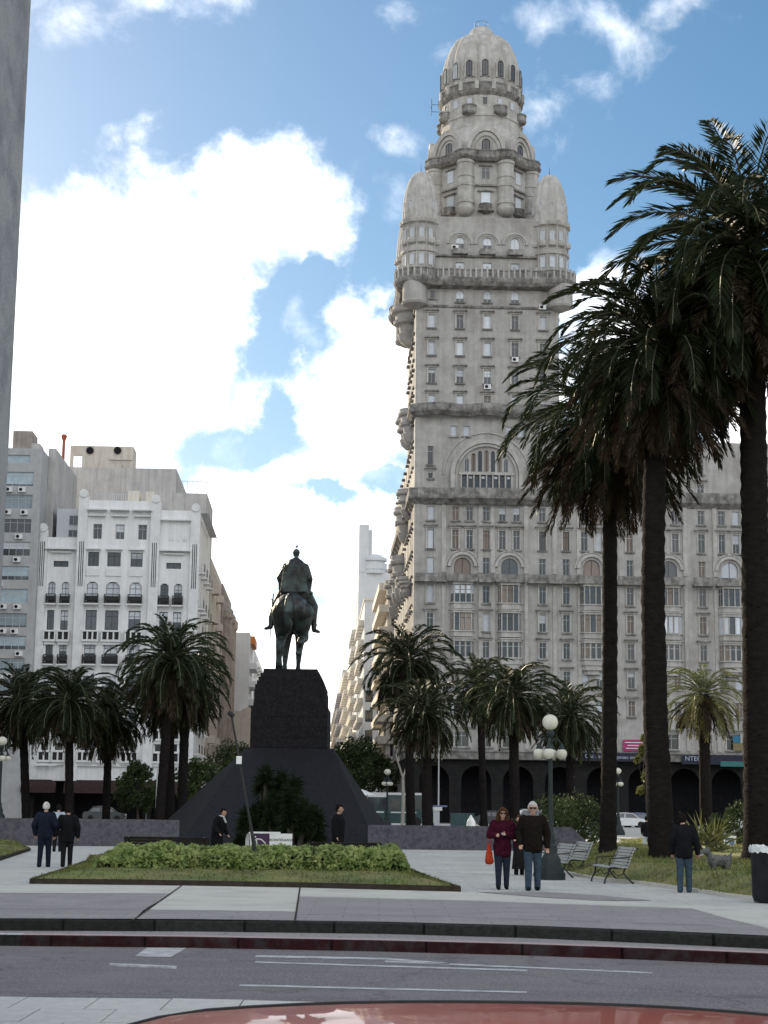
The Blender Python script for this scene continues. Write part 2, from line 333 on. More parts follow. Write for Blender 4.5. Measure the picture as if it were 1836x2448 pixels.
M['carblack'] = mat('dark grey car paint', (.03, .03, .033), (.022, .022, .025), 2, .3, coat=.4)
M['bark'] = mat('bark', (.07, .06, .05), (.04, .035, .03), 4, .95, .5, 12, spec=.06)
M['palebark'] = mat('pale bark', (.4, .37, .33), (.26, .24, .21), 3, .9)
M['globe'] = mat('opal globe', (.78, .76, .66), (.72, .7, .6), 3, .3, trans=.35)
M['slat'] = mat('pale bench slats', (.36, .36, .35), (.24, .24, .235), 6, .6, xs=(1, 8, 8))
M['dslat'] = mat('dark bench slats', (.04, .035, .03), (.025, .022, .02), 6, .6, spec=.06)
M['plastic'] = mat('white plastic bag', (.7, .74, .74), (.55, .58, .58), 9, .4, .6, 30)
M['bin'] = mat('black bin', (.015, .015, .018), (.025, .025, .028), 4, .5, spec=.06)
M['carred'] = mat('red car paint', (.36, .08, .042), (.29, .062, .034), 2, .5, spec=.3, coat=.45)
M['carwhite'] = mat('white car paint', (.6, .6, .6), (.55, .55, .55), 2, .3, coat=.6)
M['carblue'] = mat('blue car paint', (.1, .16, .3), (.09, .14, .27), 2, .3, coat=.6)
M['busgreen'] = mat('dark teal bus paint', (.02, .05, .055), (.03, .06, .06), 2, .3, coat=.5)
M['tyre'] = mat('tyre rubber', (.015, .015, .015), (.02, .02, .02), 4, .9)
M['rim'] = mat('wheel rim', (.4, .4, .4), (.3, .3, .3), 4, .35, metal=.8)
M['lens'] = mat('lamp lens', (.6, .6, .58), (.5, .5, .5), 4, .15)
M['seal'] = mat('black rubber seal', (.012, .01, .01), (.02, .016, .015), 5, .7)
M['signwhite'] = mat('white sign board', (.74, .74, .72), (.66, .66, .64), 4, .6)
M['signpurple'] = mat('purple sign panel', (.06, .03, .075), (.04, .02, .05), 4, .6)
M['signnavy'] = mat('navy sign', (.012, .014, .03), (.018, .02, .04), 4, .6)
M['lettering'] = mat('pale lettering', (.4, .43, .5), (.33, .37, .45), 4, .6)
M['blackink'] = mat('black lettering', (.02, .02, .02), (.03, .03, .03), 4, .7)
M['pink'] = mat('pink banner', (.34, .05, .15), (.27, .035, .12), 4, .7)
M['teal'] = mat('teal panel', (.04, .16, .16), (.03, .12, .12), 4, .6)
M['cyan'] = mat('cyan banner', (.035, .17, .28), (.03, .13, .22), 4, .7)
M['gold'] = mat('ochre banner', (.22, .18, .09), (.16, .13, .07), 4, .7)
M['awning'] = mat('dark awning', (.03, .02, .02), (.045, .03, .028), 4, .9, spec=.06)
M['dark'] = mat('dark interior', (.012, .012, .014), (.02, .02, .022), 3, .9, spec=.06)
M['redpipe'] = mat('rust red pipe', (.35, .09, .05), (.25, .07, .04), 5, .8)
M['orange'] = mat('orange awning', (.5, .2, .06), (.4, .15, .05), 4, .8)
M['skin'] = mat('skin', (.42, .26, .19), (.36, .21, .15), 12, .55)
for nm, a in dict(coat_black=(.012,.012,.014), coat_navy=(.014,.017,.03), coat_brown=(.014,.011,.009), burgundy=(.05,.007,.018), jeans=(.05,.075,.105), jeans_dk=(.026,.032,.05), cloth_dark=(.016,.015,.016),
                  cloth_pale=(.4,.45,.5), scarf=(.5,.52,.52), red_bag=(.42,.05,.02), shoe=(.012,.011,.01), hair_white=(.6,.58,.54), hair_brown=(.07,.035,.02), hair_dark=(.014,.011,.01), hair_grey=(.3,.29,.28), dogfur=(.14,.14,.135), dogpale=(.45,.44,.42)).items():
    M[nm] = mat(nm.replace('_', ' '), a, tuple(x*.65 for x in a), 14, .95, .8, 17, spec=.06)
# ------------------------------------------------------------------ mausoleum and equestrian statue
YS = 88.0
cxm = at(697, 1700, YS).x
t = thing('monument_base', 'dark granite monument base with stepped block above wide sloping sides', 'monument', (cxm, YS, 0))
b = MB(); A = [V((at(424,2010,69).x-cxm, 69.4-YS, 0)), V((at(906,2012,69).x-cxm, 69.4-YS, 0))]; zt = 4.5
wl, wr = at(590,1790,84).x-cxm, at(793,1790,84).x-cxm
b.add([A[0], A[1], (5.4, 9, 0), (-8.2, 9, 0), (wl-.1, -3.2, zt), (wr+.05, -3.2, zt), (wr+.05, 3.5, zt), (wl-.1, 3.5, zt)], [(0,3,2,1),(4,5,6,7),(0,1,5,4),(1,2,6,5),(2,3,7,6),(3,0,4,7)])
0 and b.add([(-8.2,-14,0),(-5.2,-14,0),(-4.4,-6,0),(-8.2,-4,0),(-5.6,-11.5,3.2),(-4.6,-11.5,3.25),(-3.6,-6,3.3),(-5.4,-4,3.2)], [(0,3,2,1),(4,5,6,7),(0,1,5,4),(1,2,6,5),(2,3,7,6),(3,0,4,7)])
b.build('sloping_base', M['granite'], t)
zb = at(697,1606,YS).z; mpx = YS/F
b = MB(); hw = 1.82
b.box(-hw-.08, hw+.08, -2.2, 3.2, zt-.3, at(697,1700,YS).z)
b.box(-hw, hw, -2.1, 3.1, at(697,1700,YS).z, at(697,1686,YS).z)
zs = [1686, 1656, 1643, 1634, 1625, 1616, 1606]
for i in range(len(zs)-1):
    w = [1.80, 1.76, 1.68, 1.6, 1.5, 1.37][i]; b.box(-w, w, -2.05+.03*i, 3.05-.05*i, at(697,zs[i],YS).z, at(697,zs[i+1],YS).z+(.0 if i < 5 else 0))
for zz in (1735, 1765, 1700):       # course joints as thin shadow grooves
    pass
for j in range(4):                  # masonry courses set slightly proud
    z0 = zt+.05+j*.52; b.box(-hw-.11, hw+.11, -2.235, 3.23, z0, z0+.5)
for j in range(0):
    z0 = at(697,1680,YS).z+j*.45; b.box(-1.35, 1.35, -2.1-.01*j, -2.0, z0, z0+.43)
b.build('stepped_block', M['granite'], t)
S = .00396; AX = 822
def q(x, y, d=0): return V(((x-AX)*S, d, (1845-y)*S))      # crop pixels -> local metres
st = thing('equestrian_statue', 'dark bronze horse and rider seen from behind on the granite block', 'statue', (cxm, YS, zb))
bz = 3.05; R_ = 1.0
H = [(V((-.1,-.6,bz)), .86, V((0,.9,bz+.05)), .84), (V((0,.9,bz+.05)), .84, V((0,2.2,bz+.1)), .8), (V((-.1,-.75,bz+.12)), .84, V((-.05,.3,bz+.2)), .82),
     (V((-.42,-.7,bz-.1)), .62, V((-.46,-.55,bz-.75)), .46), (V((.4,-.7,bz-.1)), .64, V((.4,-.5,bz-.75)), .46),
     (V((0,2.3,bz+.35)), .62, V((0,3.1,bz+1.5)), .36), (V((0,3.1,bz+1.5)), .34, V((0,3.9,bz+1.15)), .17), (V((-.12,3.1,bz+1.7)), .08, V((-.14,3.12,bz+2)), .03), (V((.12,3.1,bz+1.7)), .08, V((.14,3.12,bz+2)), .03)]
def leg(pts): return [(V(pts[i][0]), pts[i][1], V(pts[i+1][0]), pts[i+1][1]) for i in range(len(pts)-1)]
H += leg([((-.5,-.55,2.4),.45),((-.56,-.2,1.75),.27),((-.6,-.75,1.2),.19),((-.62,-.72,.62),.15),((-.62,-.66,.3),.17),((-.6,-.5,.12),.2),((-.6,-.48,.05),.23)])
H += leg([((.36,-.5,2.4),.42),((.5,-.1,1.75),.26),((.36,-.75,1.45),.16),((.38,-.6,1.05),.1),((.36,-.85,.95),.13),((.33,-.95,.88),.18)])
H += leg([((-.42,2.0,2.5),.36),((-.44,2.1,1.5),.2),((-.46,2.1,1.15),.17),((-.48,2.1,.5),.11),((-.48,2.2,.12),.16),((-.48,2.25,.05),.2)])
H += leg([((.3,2.0,2.5),.36),((.22,2.2,1.5),.19),((.2,2.2,1.15),.16),((.17,2.2,.5),.11),((.17,2.25,.12),.16),((.17,2.28,.05),.2)])
H += [(q(792,880,-1.5), .12, q(790,930,-1.62), .2), (q(790,930,-1.62), .2, q(775,1100,-1.62), .26), (q(775,1100,-1.6), .26, q(770,1300,-1.5), .12), (q(800,1250,-1.5), .16, q(800,1370,-1.45), .06)]
horse = mobj('horse', capsules(H, .05, 3, 14), M['bronze'], st); horse.scale = (1.08, 1, 1)
Rr = [(q(820,830,.5), .78, q(822,640,.5), .72), (q(822,640,.5), .72, q(825,470,.5), .58), (q(705,455,.5), .25, q(950,455,.5), .25), (q(720,520,.45), .3, q(930,520,.45), .3), (q(832,400,.5), .26, q(834,320,.5), .13), (q(834,275,.52), .17, q(834,250,.52), .2), (q(834,285,.66), .1, q(834,265,.68), .1)]
Rr += leg([((-.42,.5,5.52),.24),((-.76,.42,4.95),.2),((-.62,.9,4.45),.14)]) + leg([((.52,.5,5.5),.24),((.76,.42,4.9),.19),((.7,.85,4.3),.13)])
Rr += [(q(640,560,.45), .16, q(640,760,.45), .12), (q(1005,560,.45), .16, q(1000,760,.45), .14), (q(1000,780,.4), .12, q(1050,800,.3), .09), (q(980,810,.3), .16, q(1000,860,.3), .1)]
for sx, kx, fx, tx, fz in ((-1, -1.0, -1.2, -1.5, 2.42), (1, .98, 1.05, 1.3, 2.28)):
    Rr += leg([((sx*.45,.6,4.25),.4),((kx,1.0,3.5),.26),((fx*.98,.6,2.9),.17),((fx,.5,fz),.13)]) + [(V((fx,.5,fz-.06)), .12, V((tx,.75,fz-.12)), .085)]
RNDs = random.Random(5)
for k in range(14):    # cloak folds
    x = -.6+1.2*k/13; Rr.append((V((x*.8,-.05-.25*math.cos(x*1.2),5.5)), .06, V((x*1.1+RNDs.uniform(-.05,.05),-.22*math.cos(x),4.15)), .09))
rider = mobj('rider', capsules(Rr, .04, 3, 14), M['bronze'], st)
b = MB(); b.tube([q(552,820,.0), q(545,905,.0)], [.03, .03], 6); b.tube([q(525,895,.0), q(585,915,.0)], .028, 6); b.tube([q(545,905,.0), q(538,1150,-.2), q(525,1490,-.4)], [.045, .04, .015], 6); b.build('sword', M['bronze'], st)
b = MB()
b.tube([q(1085,1165,.55), q(1120,1200,.6), q(1140,1270,.6)], .02, 5); b.build('stirrup', M['bronze'], st)
pg = capsules([(V((0,0,.12)), .07, V((.03,.12,.14)), .06), (V((.03,.14,.17)), .04, V((.04,.17,.24)), .04), (V((0,-.05,.11)), .04, V((-.02,-.2,.08)), .02), (V((0,.02,.09)), .012, V((0,.02,-.02)), .012)], .012, 2, 8)
o = mobj('pigeon', pg, M['hair_grey'], loc=(cxm+.01*12*.4, YS+.52, zb+(1845-250)*S+.19)); tag(o, "small pigeon perched on the bronze rider's head", 'bird')
# ------------------------------------------------------------------ people
def person(label, loc, yaw, H, pose=None, coat='coat_black', trousers='jeans_dk', hair='hair_dark', coat_len=.46, hair_long=False, skirt=None, extra=None, group=None, seated=False, bulk=1.0, scarf=None, cap=False, headturn=(0, 0), glasses=False, stride=.05, bald=False):
    P = pose or {}; t = thing('person', label, 'person', loc, yaw, group); v = lambda x, y, z: V((x*H, y*H, z*H))
    hz = .53 if not seated else .27
    lean = P.get('lean', 0)
    pel, che, nek, hd = v(0, 0, hz), v(0, -lean*.5, hz+.2), v(0, -lean-.005, hz+.295), v(headturn[0]*.04, -lean-.022+headturn[1]*-.03, hz+.40-abs(headturn[1])*.02)
    sh = [v(s*.105, -lean*.9, hz+.272) for s in (-1, 1)]
    el = [v(*P.get('elL', (-.135, .02, hz+.12))), v(*P.get('elR', (.135, .02, hz+.12)))]
    wr = [v(*P.get('wrL', (-.145, -.02, hz-.02))), v(*P.get('wrR', (.145, -.02, hz-.02)))]
    hip = [v(s*.05, 0, hz-.02) for s in (-1, 1)]
    if seated: kn = [v(-.06, -.24, .28), v(.06, -.24, .28)]; an = [v(-.06, -.22, .045), v(.06, -.26, .045)]
    else: kn = [v(-.053, -.02-stride*.4, .285), v(.053, .0+stride*.4, .285)]; an = [v(-.055, -stride, .045), v(.055, stride, .045+abs(stride)*.1)]
    an = [V(a) for a in an]; kn = [V(k) for k in kn]
    C = [(pel, .072*H, che, .078*H), (v(-.03,0,hz-.01), .058*H, v(.03,0,hz-.01), .058*H), (che, .08*H, nek, .04*H), (sh[0], .036*H, sh[1], .036*H), (nek, .033*H, hd-v(0,-.008,.03), .03*H),
         (hd, .05*H, hd+v(0,.008,.022), .053*H), (hd+v(0,-.014,-.02), .037*H, hd+v(0,-.022,-.047), .022*H), (hd+v(0,-.05,.0), .006*H, hd+v(0,-.06,-.017), .0095*H),
         (hd+v(-.05,.005,-.005), .008*H, hd+v(-.051,.008,-.02), .006*H), (hd+v(.05,.005,-.005), .008*H, hd+v(.051,.008,-.02), .006*H), (hd+v(-.01,-.049,-.033), .004*H, hd+v(.01,-.049,-.033), .004*H), (hd+v(-.03,-.043,.012), .007*H, hd+v(.03,-.043,.012), .007*H)]
    for s in (0, 1):
        sg = -1 if s == 0 else 1
        C += [(sh[s], .034*H, el[s], .026*H), (el[s], .026*H, wr[s], .016*H), (hip[s], .052*H, kn[s], .034*H), (kn[s], .033*H, an[s], .021*H), (an[s]-v(0,0,.02), .02*H, an[s]+v(0,-.075,-.028), .016*H)]
        d = (wr[s]-el[s]).normalized(); side = d.cross(V((0, -1, 0.2)));
        if side.length < .2: side = V((1, 0, 0))
        side.normalize(); pm = wr[s]+d*.03*H; C.append((wr[s], .014*H, pm, .018*H)); crl = V((0, -1, 0))*.25
        for k in range(4):
            b0 = pm+d*.012*H+side*(k-1.5)*.0105*H; b1 = b0+(d+crl*.6).normalized()*(.026-.004*abs(k-1.3))*H; b2 = b1+(d*.7+crl*2).normalized()*.016*H
            C += [(b0, .0062*H, b1, .0056*H), (b1, .0056*H, b2, .0045*H)]
        th = wr[s]+d*.012*H-side*.014*H*sg*-1; C.append((th, .0075*H, th+(d*.8-side*-.6*sg).normalized()*.03*H, .0055*H))
    mobj('body', capsules(C, .0085, 2, 10), M['skin'], t)
    k = bulk; cl = coat_len
    CC = [(pel, .092*H*k, che, .1*H*k), (v(-.03,0,hz), .078*H*k, v(.03,0,hz), .078*H*k), (che, .1*H*k, nek-v(0,0,.012), .052*H), (sh[0]+v(.012,0,-.01), .05*H*k, sh[1]+v(-.012,0,-.01), .05*H*k), (che+v(-.04,0,.0), .07*H*k, che+v(.04,0,0), .07*H*k)]
    for s in (0, 1): CC += [(sh[s], .048*H*k, el[s], .041*H*k), (el[s], .041*H*k, wr[s], .03*H*k)]
    if not seated:
        for sx in (-1, 0, 1):
            for sy in (-1, 0, 1): CC.append((v(sx*.04, sy*.02, hz), .06*H*k, v(sx*.052*(1 if cl > .3 else 1), sy*.03, cl+.045), .05*H*k))
    else: CC += [(hip[0], .07*H, v(-.06,-.16,.29), .055*H), (hip[1], .07*H, v(.06,-.16,.29), .055*H)]
    CC += [(nek+v(-.02,.01,.0), .03*H, nek+v(.02,.01,.0), .03*H)]
    mobj('coat', capsules(CC, .013, 3, 12), M[coat], t)
    if skirt:
        b = MB(); pr = [(.085*H, hz*H), (.1*H, .4*H), (.115*H, .25*H), (.13*H, .1*H), (.118*H, .105*H)]; b.lathe(pr, n=28, lobes=9, ld=.07); b.build('skirt', M[skirt], t, True)
    CT = []
    for s in (0, 1): CT += [(hip[s], .066*H, kn[s], .046*H), (kn[s], .046*H, an[s]+v(0,0,-.012), .037*H if not hair_long else .03*H), (an[s]+v(0,0,.03), .036*H, an[s]+v(0,.004,-.015), .039*H if not hair_long else .03*H)]
    CT.append((v(-.02,0,hz), .07*H, v(.02,0,hz), .07*H))
    mobj('trousers', capsules(CT, .012, 3, 12), M[trousers], t)
    for s in (0, 1):
        a = an[s]; mobj('shoe', capsules([(a+v(0,.012,-.018), .023*H, a+v(0,-.03,-.022), .022*H), (a+v(0,-.03,-.024), .021*H, a+v(0,-.088,-.029), .016*H)]+([(a+v(0,.005,.09), .03*H, a+v(0,.005,-.01), .028*H)] if hair_long else []), .008, 2, 10), M['shoe'], t)
    hc = [(hd+v(0,.012,.026), .054*H, hd+v(0,.022,.0), .05*H), (hd+v(0,-.02,.046), .032*H, hd+v(0,.02,.04), .045*H), (hd+v(-.028,.012,.012), .034*H, hd+v(-.036,.012,-.012), .02*H), (hd+v(.028,.012,.012), .034*H, hd+v(.036,.012,-.012), .02*H)]
    if hair_long:
        hc += [(hd+v(-.045,.0,.02), .026*H, hd+v(-.062,.01,-.075), .03*H), (hd+v(.045,.0,.02), .026*H, hd+v(.062,.01,-.075), .03*H), (hd+v(0,.03,.02), .05*H, hd+v(0,.04,-.09), .055*H), (hd+v(-.03,-.035,.045), .018*H, hd+v(-.052,-.02,.0), .02*H), (hd+v(.03,-.035,.045), .018*H, hd+v(.052,-.02,.0), .02*H)]
    if bald: hc = [(hd+v(-.04,.02,-.005), .018*H, hd+v(0,.045,-.01), .02*H), (hd+v(.04,.02,-.005), .018*H, hd+v(0,.045,-.01), .02*H)]
    mobj('hair', capsules(hc, .009, 1, 12), M[hair], t)
    if cap:
        b = MB(); b.sphere(hd+v(0,.008,.035), .058*H, 10, 0, .8); b.obox(hd+v(0,-.062,.035), (.035*H, .04*H, .004*H), Matrix.Identity(3)); b.build('cap', M[cap], t, True)
    for s in (-1, 1):
        b = MB(); b.sphere(hd+v(s*.019,-.0475,.004), .0055*H, 6); b.build('eye', M['hair_dark'], t, True)
    if glasses:
        b = MB()
        for s in (-1, 1): b.obox(hd+v(s*.021,-.058,.004), (.016*H,.003*H,.011*H), Matrix.Identity(3)); b.obox(hd+v(s*.046,-.025,.006), (.002*H,.032*H,.003*H), Matrix.Identity(3))
        b.obox(hd+v(0,-.058,.007), (.006*H,.002*H,.003*H), Matrix.Identity(3)); b.build('sunglasses', M['seal'], t)
    if scarf: mobj('scarf', capsules([(nek+v(-.035,-.0,.012), .03*H, nek+v(.035,-.0,.012), .03*H), (nek+v(0,-.04,.01), .026*H, nek+v(.02,-.085,-.09), .02*H), (nek+v(-.0,.035,.01), .03*H, nek+v(.0,.04,.02), .03*H)], .01, 2, 10), M[scarf], t)
    return t, dict(wr=wr, H=H)
def stand(px, py, z=0): return gnd(px, py, z)
w1, i1 = person('woman in burgundy coat and slim jeans walking towards the camera with a red bag', stand(1201, 2127), rad(4), 1.68, dict(elL=(-.16,.0,.66), wrL=(-.1,-.13,.66), elR=(.15,.0,.655), wrR=(.02,-.15,.675)), 'burgundy', 'jeans_dk', 'hair_brown', .40, True, glasses=True, stride=.035, bulk=1.12)
person('white-haired man in black jacket and blue jeans walking beside the woman', stand(1274, 2129), rad(-2), 1.80, dict(elL=(-.165,.03,.66), wrL=(-.15,-.05,.53), elR=(.165,.03,.65), wrR=(.165,-.02,.5)), 'coat_brown', 'jeans', 'hair_white', .43, glasses=True, stride=.04, bulk=1.16)
person('short woman in dark maroon top and long black skirt half hidden behind the couple', stand(1241, 2092), rad(8), 1.5, dict(elL=(-.15,.0,.64), wrL=(-.12,-.1,.6)), 'burgundy', 'cloth_dark', 'hair_brown', .44, skirt='cloth_dark', stride=.02)
person('balding man in dark navy jacket seen from behind on the pale path', stand(104, 2073), rad(176), 1.68, dict(elL=(-.17,.02,.66), wrL=(-.13,-.08,.56), elR=(.17,.03,.65), wrR=(.16,-.02,.51)), 'coat_navy', 'coat_navy', 'hair_white', .44, stride=.06, bulk=1.2)
person('stocky person all in black walking away next to the balding man', stand(158, 2073), rad(186), 1.60, dict(elL=(-.165,.02,.66), wrL=(-.17,-.02,.5), elR=(.165,.03,.65), wrR=(.2,.03,.52)), 'coat_black', 'cloth_dark', 'hair_dark', .40, stride=.03, bulk=1.22)
person('farther person in pale top glimpsed between the two men in dark clothes', stand(136, 2036), rad(180), 1.62, None, 'cloth_pale', 'cloth_dark', 'hair_dark', .46, stride=.04)
pd, ipd = person('man in black jacket and blue jeans standing on the lawn edge walking a dog', stand(1637, 2134), rad(168), 1.62, dict(elL=(-.15,-.01,.66), wrL=(-.17,-.06,.5), elR=(.15,.02,.65), wrR=(.15,-.04,.5), lean=.03), 'coat_black', 'jeans', 'hair_dark', .43, stride=.03, bulk=1.15, headturn=(.5,.6))
person('small person in dark coat by the far side of the lawn between two palms', stand(1546, 2036), rad(150), 1.42, dict(wrL=(-.15,-.1,.5)), 'coat_black', 'cloth_pale', 'hair_dark', .42)
seatL = at(519, 2000, 52); person('stooped dark-clothed person with pale scarf standing behind the left bench', V((seatL.x, 52, 0)), rad(60), 1.58, dict(elL=(-.16,-.05,.64), wrL=(-.15,-.14,.54), elR=(.17,-.03,.64), wrR=(.19,-.1,.52), lean=.09), 'coat_black', 'cloth_dark', 'hair_dark', .3, scarf='scarf', headturn=(.3, .5), bulk=1.25)
p2 = at(808, 2000, 47.5); person('person in long black coat standing behind the bench on the far side of the hedge', V((p2.x, 47.5, .0)), rad(75), 1.72, None, 'coat_black', 'cloth_dark', 'hair_dark', .28, bulk=1.15, stride=.02)
# red bag carried by the woman
t = thing('shopping_bag', "bright red bag hanging from the woman's arm", 'bag', w1.location+V((-.155*1.68-.02,-.06,.0)), rad(4))
bag = capsules([(V((0,0,.62)), .085, V((0,0,.74)), .07), (V((-.02,0,.58)), .07, V((.03,0,.58)), .07), (V((0,0,.75)), .06, V((.0,0,.9)), .03)], .012, 3); mobj('bag_body', bag, M['red_bag'], t)
b = MB(); b.tube([(0,0,.86),(-.035,0,.98),(0,-.01,1.08),(.035,0,.98),(.01,0,.86)], .01, 6); b.build('handle', M['red_bag'], t)
b = MB(); b.box(-.04,.04,-.006,.006,-.03,.03); o = b.build('phone', M['scarf'], loc=w1.location+V((.0,-.185*1.68,.68*1.68))); o.rotation_euler = (rad(-50), 0, rad(20)); tag(o, "small pale phone held in the woman's hands", 'phone')
# dog and lead
dp = gnd(1722, 2104, .12); dp.z = .2; t = thing('dog', 'small shaggy grey dog standing on the lawn beside the man', 'dog', dp, rad(-70)); t.scale = (1.3, 1.3, 1.35)
D = [(V((0,-.14,.27)), .095, V((0,.14,.26)), .08), (V((0,-.16,.3)), .07, V((0,-.25,.4)), .05), (V((0,-.27,.42)), .062, V((0,-.36,.4)), .04), (V((0,-.33,.385)), .035, V((0,-.38,.37)), .028), (V((-.04,-.25,.47)), .02, V((-.055,-.25,.42)), .022), (V((.04,-.25,.47)), .02, V((.055,-.25,.42)), .022), (V((0,.19,.3)), .025, V((0,.24,.4)), .014)]
for sx in (-1, 1):
    D += leg([((sx*.055,-.14,.22),.045),((sx*.055,-.15,.12),.026),((sx*.055,-.145,.03),.022),((sx*.055,-.17,.015),.022)]) + leg([((sx*.05,.13,.22),.055),((sx*.055,.1,.15),.035),((sx*.055,.17,.09),.022),((sx*.055,.155,.025),.02),((sx*.055,.13,.014),.02)])
for _ in range(60):
    a = RND.uniform(0, 2*PI); y = RND.uniform(-.2,.2); p = V((.088*math.sin(a), y, .265+.088*math.cos(a))); D.append((p, .014, p+V((.02*math.sin(a), .01, -.03)), .006))
mobj('body', capsules(D, .009, 1, 10), M['dogfur'], t)
mobj('muzzle', capsules([(V((0,-.355,.37)), .034, V((0,-.385,.35)), .026)], .008, 1), M['dogpale'], t)
hand = pd.matrix_basis @ V(ipd['wr'][0]) if False else V(pd.location)+Matrix.Rotation(rad(168), 3, 'Z') @ V(ipd['wr'][0]); neck = V(dp)+Matrix.Rotation(rad(-70), 3, 'Z') @ V((0,-.26,.46))
b = MB(); b.tube([hand+(neck-hand)*s-V((0,0,.12*math.sin(PI*s))) for s in [i/10 for i in range(11)]], .008, 5); tag(b.build('dog_lead', M['iron']), 'thin dark lead running from the man to the dog', 'lead')
# ------------------------------------------------------------------ ground, road, steps, paving
def strip(pts, z0, Yb, zb=None):
    b = MB(); vs = [(p[0], p[1], z0) for p in pts]+[(p[0], Yb, z0 if zb is None else zb) for p in pts]; n = len(pts)
    b.add(vs, [(i, i+1, n+i+1, n+i) for i in range(n-1)]); return b
b = MB(); b.add([(-4000,-300,-.34),(4000,-300,-.34),(4000,5000,-.34),(-4000,5000,-.34)], [(0,1,2,3)])
tag(b.build('ground', M['asphalt']), kind='structure')
up = [gnd(a, c) for a, c in ((-80,2198),(0,2199),(460,2201),(915,2207),(1250,2216),(1550,2228),(1836,2241),(1930,2247))]
up = [V((-40, up[0].y+.6, 0))]+up+[V((14, up[-1].y-1.2, 0)), V((40, up[-1].y-9, 0))]
lo = [gnd(a, c, -.30) for a, c in ((-80,2260),(0,2261),(460,2266),(915,2275),(1250,2284),(1550,2295),(1836,2308),(1930,2313))]
lo = [V((-40, lo[0].y+.6, 0))]+lo+[V((14, lo[-1].y-1.2, 0)), V((40, lo[-1].y-9, 0))]
b = MB(); b.add([(-60,9,-.30),(60,9,-.30),(60,45,-.30),(-60,45,-.30)], [(0,1,2,3)]); b.add([(-60,-40,-.3),(60,-40,-.3),(60,9,-.3),(-60,9,-.3)], [(0,1,2,3)])
tag(b.build('road', M['asphalt']), kind='structure')
tag(strip([(p.x, p.y+.26) for p in up], 0, 188).build('plaza_paving', M['plaza']), kind='structure')
tag(strip([(p.x, p.y+.2) for p in lo], -.152, 40).build('step_tread', M['pavegrey']), kind='structure')
b = MB(); b.add([(-160,188,-.01),(200,188,-.01),(200,900,-.01),(-160,900,-.01)], [(0,1,2,3)]); tag(b.build('street', M['asphalt']), kind='structure')
b = MB(); b.band([(p.x, p.y) for p in up], [(-.3,-.2),(0,-.2),(0,-.015),(-.02,.004),(-.3,.004)]); tag(b.build('plaza_kerb', M['kerb']), kind='structure')
cut = gnd(50, 2261, -.3).x
L1 = [(p.x, p.y) for p in lo if p.x < cut]+[(cut, lo[2].y)]
L2 = [(cut+.004, lo[2].y)]+[(p.x, p.y) for p in lo if p.x > cut]
for nm, pth, mm in (('kerb', L1, ['kerb', 'plaza']), ('kerb', L2, ['redkerb', 'kerbtop'])):
    b = MB(); b.band(pth, [(-.26,-.34),(0,-.34),(0,-.165),(-.015,-.149)], 0); b.band(pth, [(-.015,-.149),(-.26,-.146),(-.26,-.3)], 1)
    tag(b.build(nm, [M[x] for x in mm]), kind='structure')
# near flagstone pavement (slabs with open joints on a base sheet)
e0, e1, e2 = gnd(-300, 2379, -.15), gnd(500, 2388, -.15), gnd(2000, 2432, -.15)
def edgeY(x): return e0.y+(e1.y-e0.y)*(x-e0.x)/(e1.x-e0.x) if x < e1.x else e1.y+(e2.y-e1.y)*(x-e1.x)/(e2.x-e1.x)
b = MB(); b.add([(e0.x-8,7.2,-.163),(e2.x+8,7.2,-.163),(e2.x+8,edgeY(e2.x+8)-.02,-.163),(e2.x,e2.y-.02,-.163),(e1.x,e1.y-.02,-.163),(e0.x-8,edgeY(e0.x-8)-.02,-.163)], [(0,1,2,3,4,5)])
tag(b.build('pavement_bed', M['soil']), kind='structure')
b = MB()
for r in range(9):
    for k in range(-26, 27):
        x0 = k*.68+(.3 if r % 2 else 0)+.1; x1 = x0+.665; xm = (x0+x1)/2
        y1 = edgeY(xm)-r*.93; y0 = y1-.915; s = (edgeY(x1)-edgeY(x0))/.665*.33; z = -.15+RND.uniform(-.003, .003)
        if y0 < 7.2: continue
        b.add([(x0,y0-s,z),(x1,y0+s,z),(x1,y1+s,z),(x0,y1-s,z),(x0,y0-s,-.3),(x1,y0+s,-.3),(x1,y1+s,-.3),(x0,y1-s,-.3)], [(0,1,2,3),(3,2,6,7),(0,4,5,1),(1,5,6,2),(0,3,7,4)])
tag(b.build('pavement', M['flag']), kind='structure')
def sheet(name, px, z, m, joint=False):
    b = MB(); b.add([tuple(gnd(x, y, z))[:2]+(z,) for x, y in px], [tuple(range(len(px)))]); return tag(b.build(name, m), kind='structure')
kY = 2202
sheet('paving_band', [(-90,2117),(434,2117),(412,2136),(-90,2134)], .004, M['pavebeige'])
sheet('paving_band', [(-90,2134.6),(411,2136.6),(318,2199),(-90,2196)], .004, M['pavegrey'])
sheet('paving_band', [(436,2117),(716,2122),(707,2179),(345,2174),(411,2136)], .004, M['pavebeige'])
sheet('paving_band', [(344,2175),(706.5,2180),(704,2202),(319,2199)], .004, M['pavegrey'])
sheet('paving_band', [(718,2122),(1102,2132),(1290,2146),(1660,2165),(1836,2176),(1960,2190),(1960,2247),(1836,2219),(1740,2196),(1655,2172),(1400,2163),(1100,2152),(716,2143)], .004, M['pavebeige'])
sheet('paving_band', [(715.6,2144),(1100,2153),(1400,2164),(1655,2173),(1740,2197),(1836,2220),(1880,2232),(1836,2238),(1550,2225),(1250,2213),(915,2204),(706,2200)], .004, M['pavegrey'])
sheet('paving_band', [(1140,2132),(1290,2131),(1420,2139),(1530,2149),(1560,2152),(1420,2153),(1290,2144)], .008, M['pavegrey'])
sheet('paving_band', [(-60,2090),(60,2091),(40,2099),(-60,2099)], .004, M['pavebeige'])
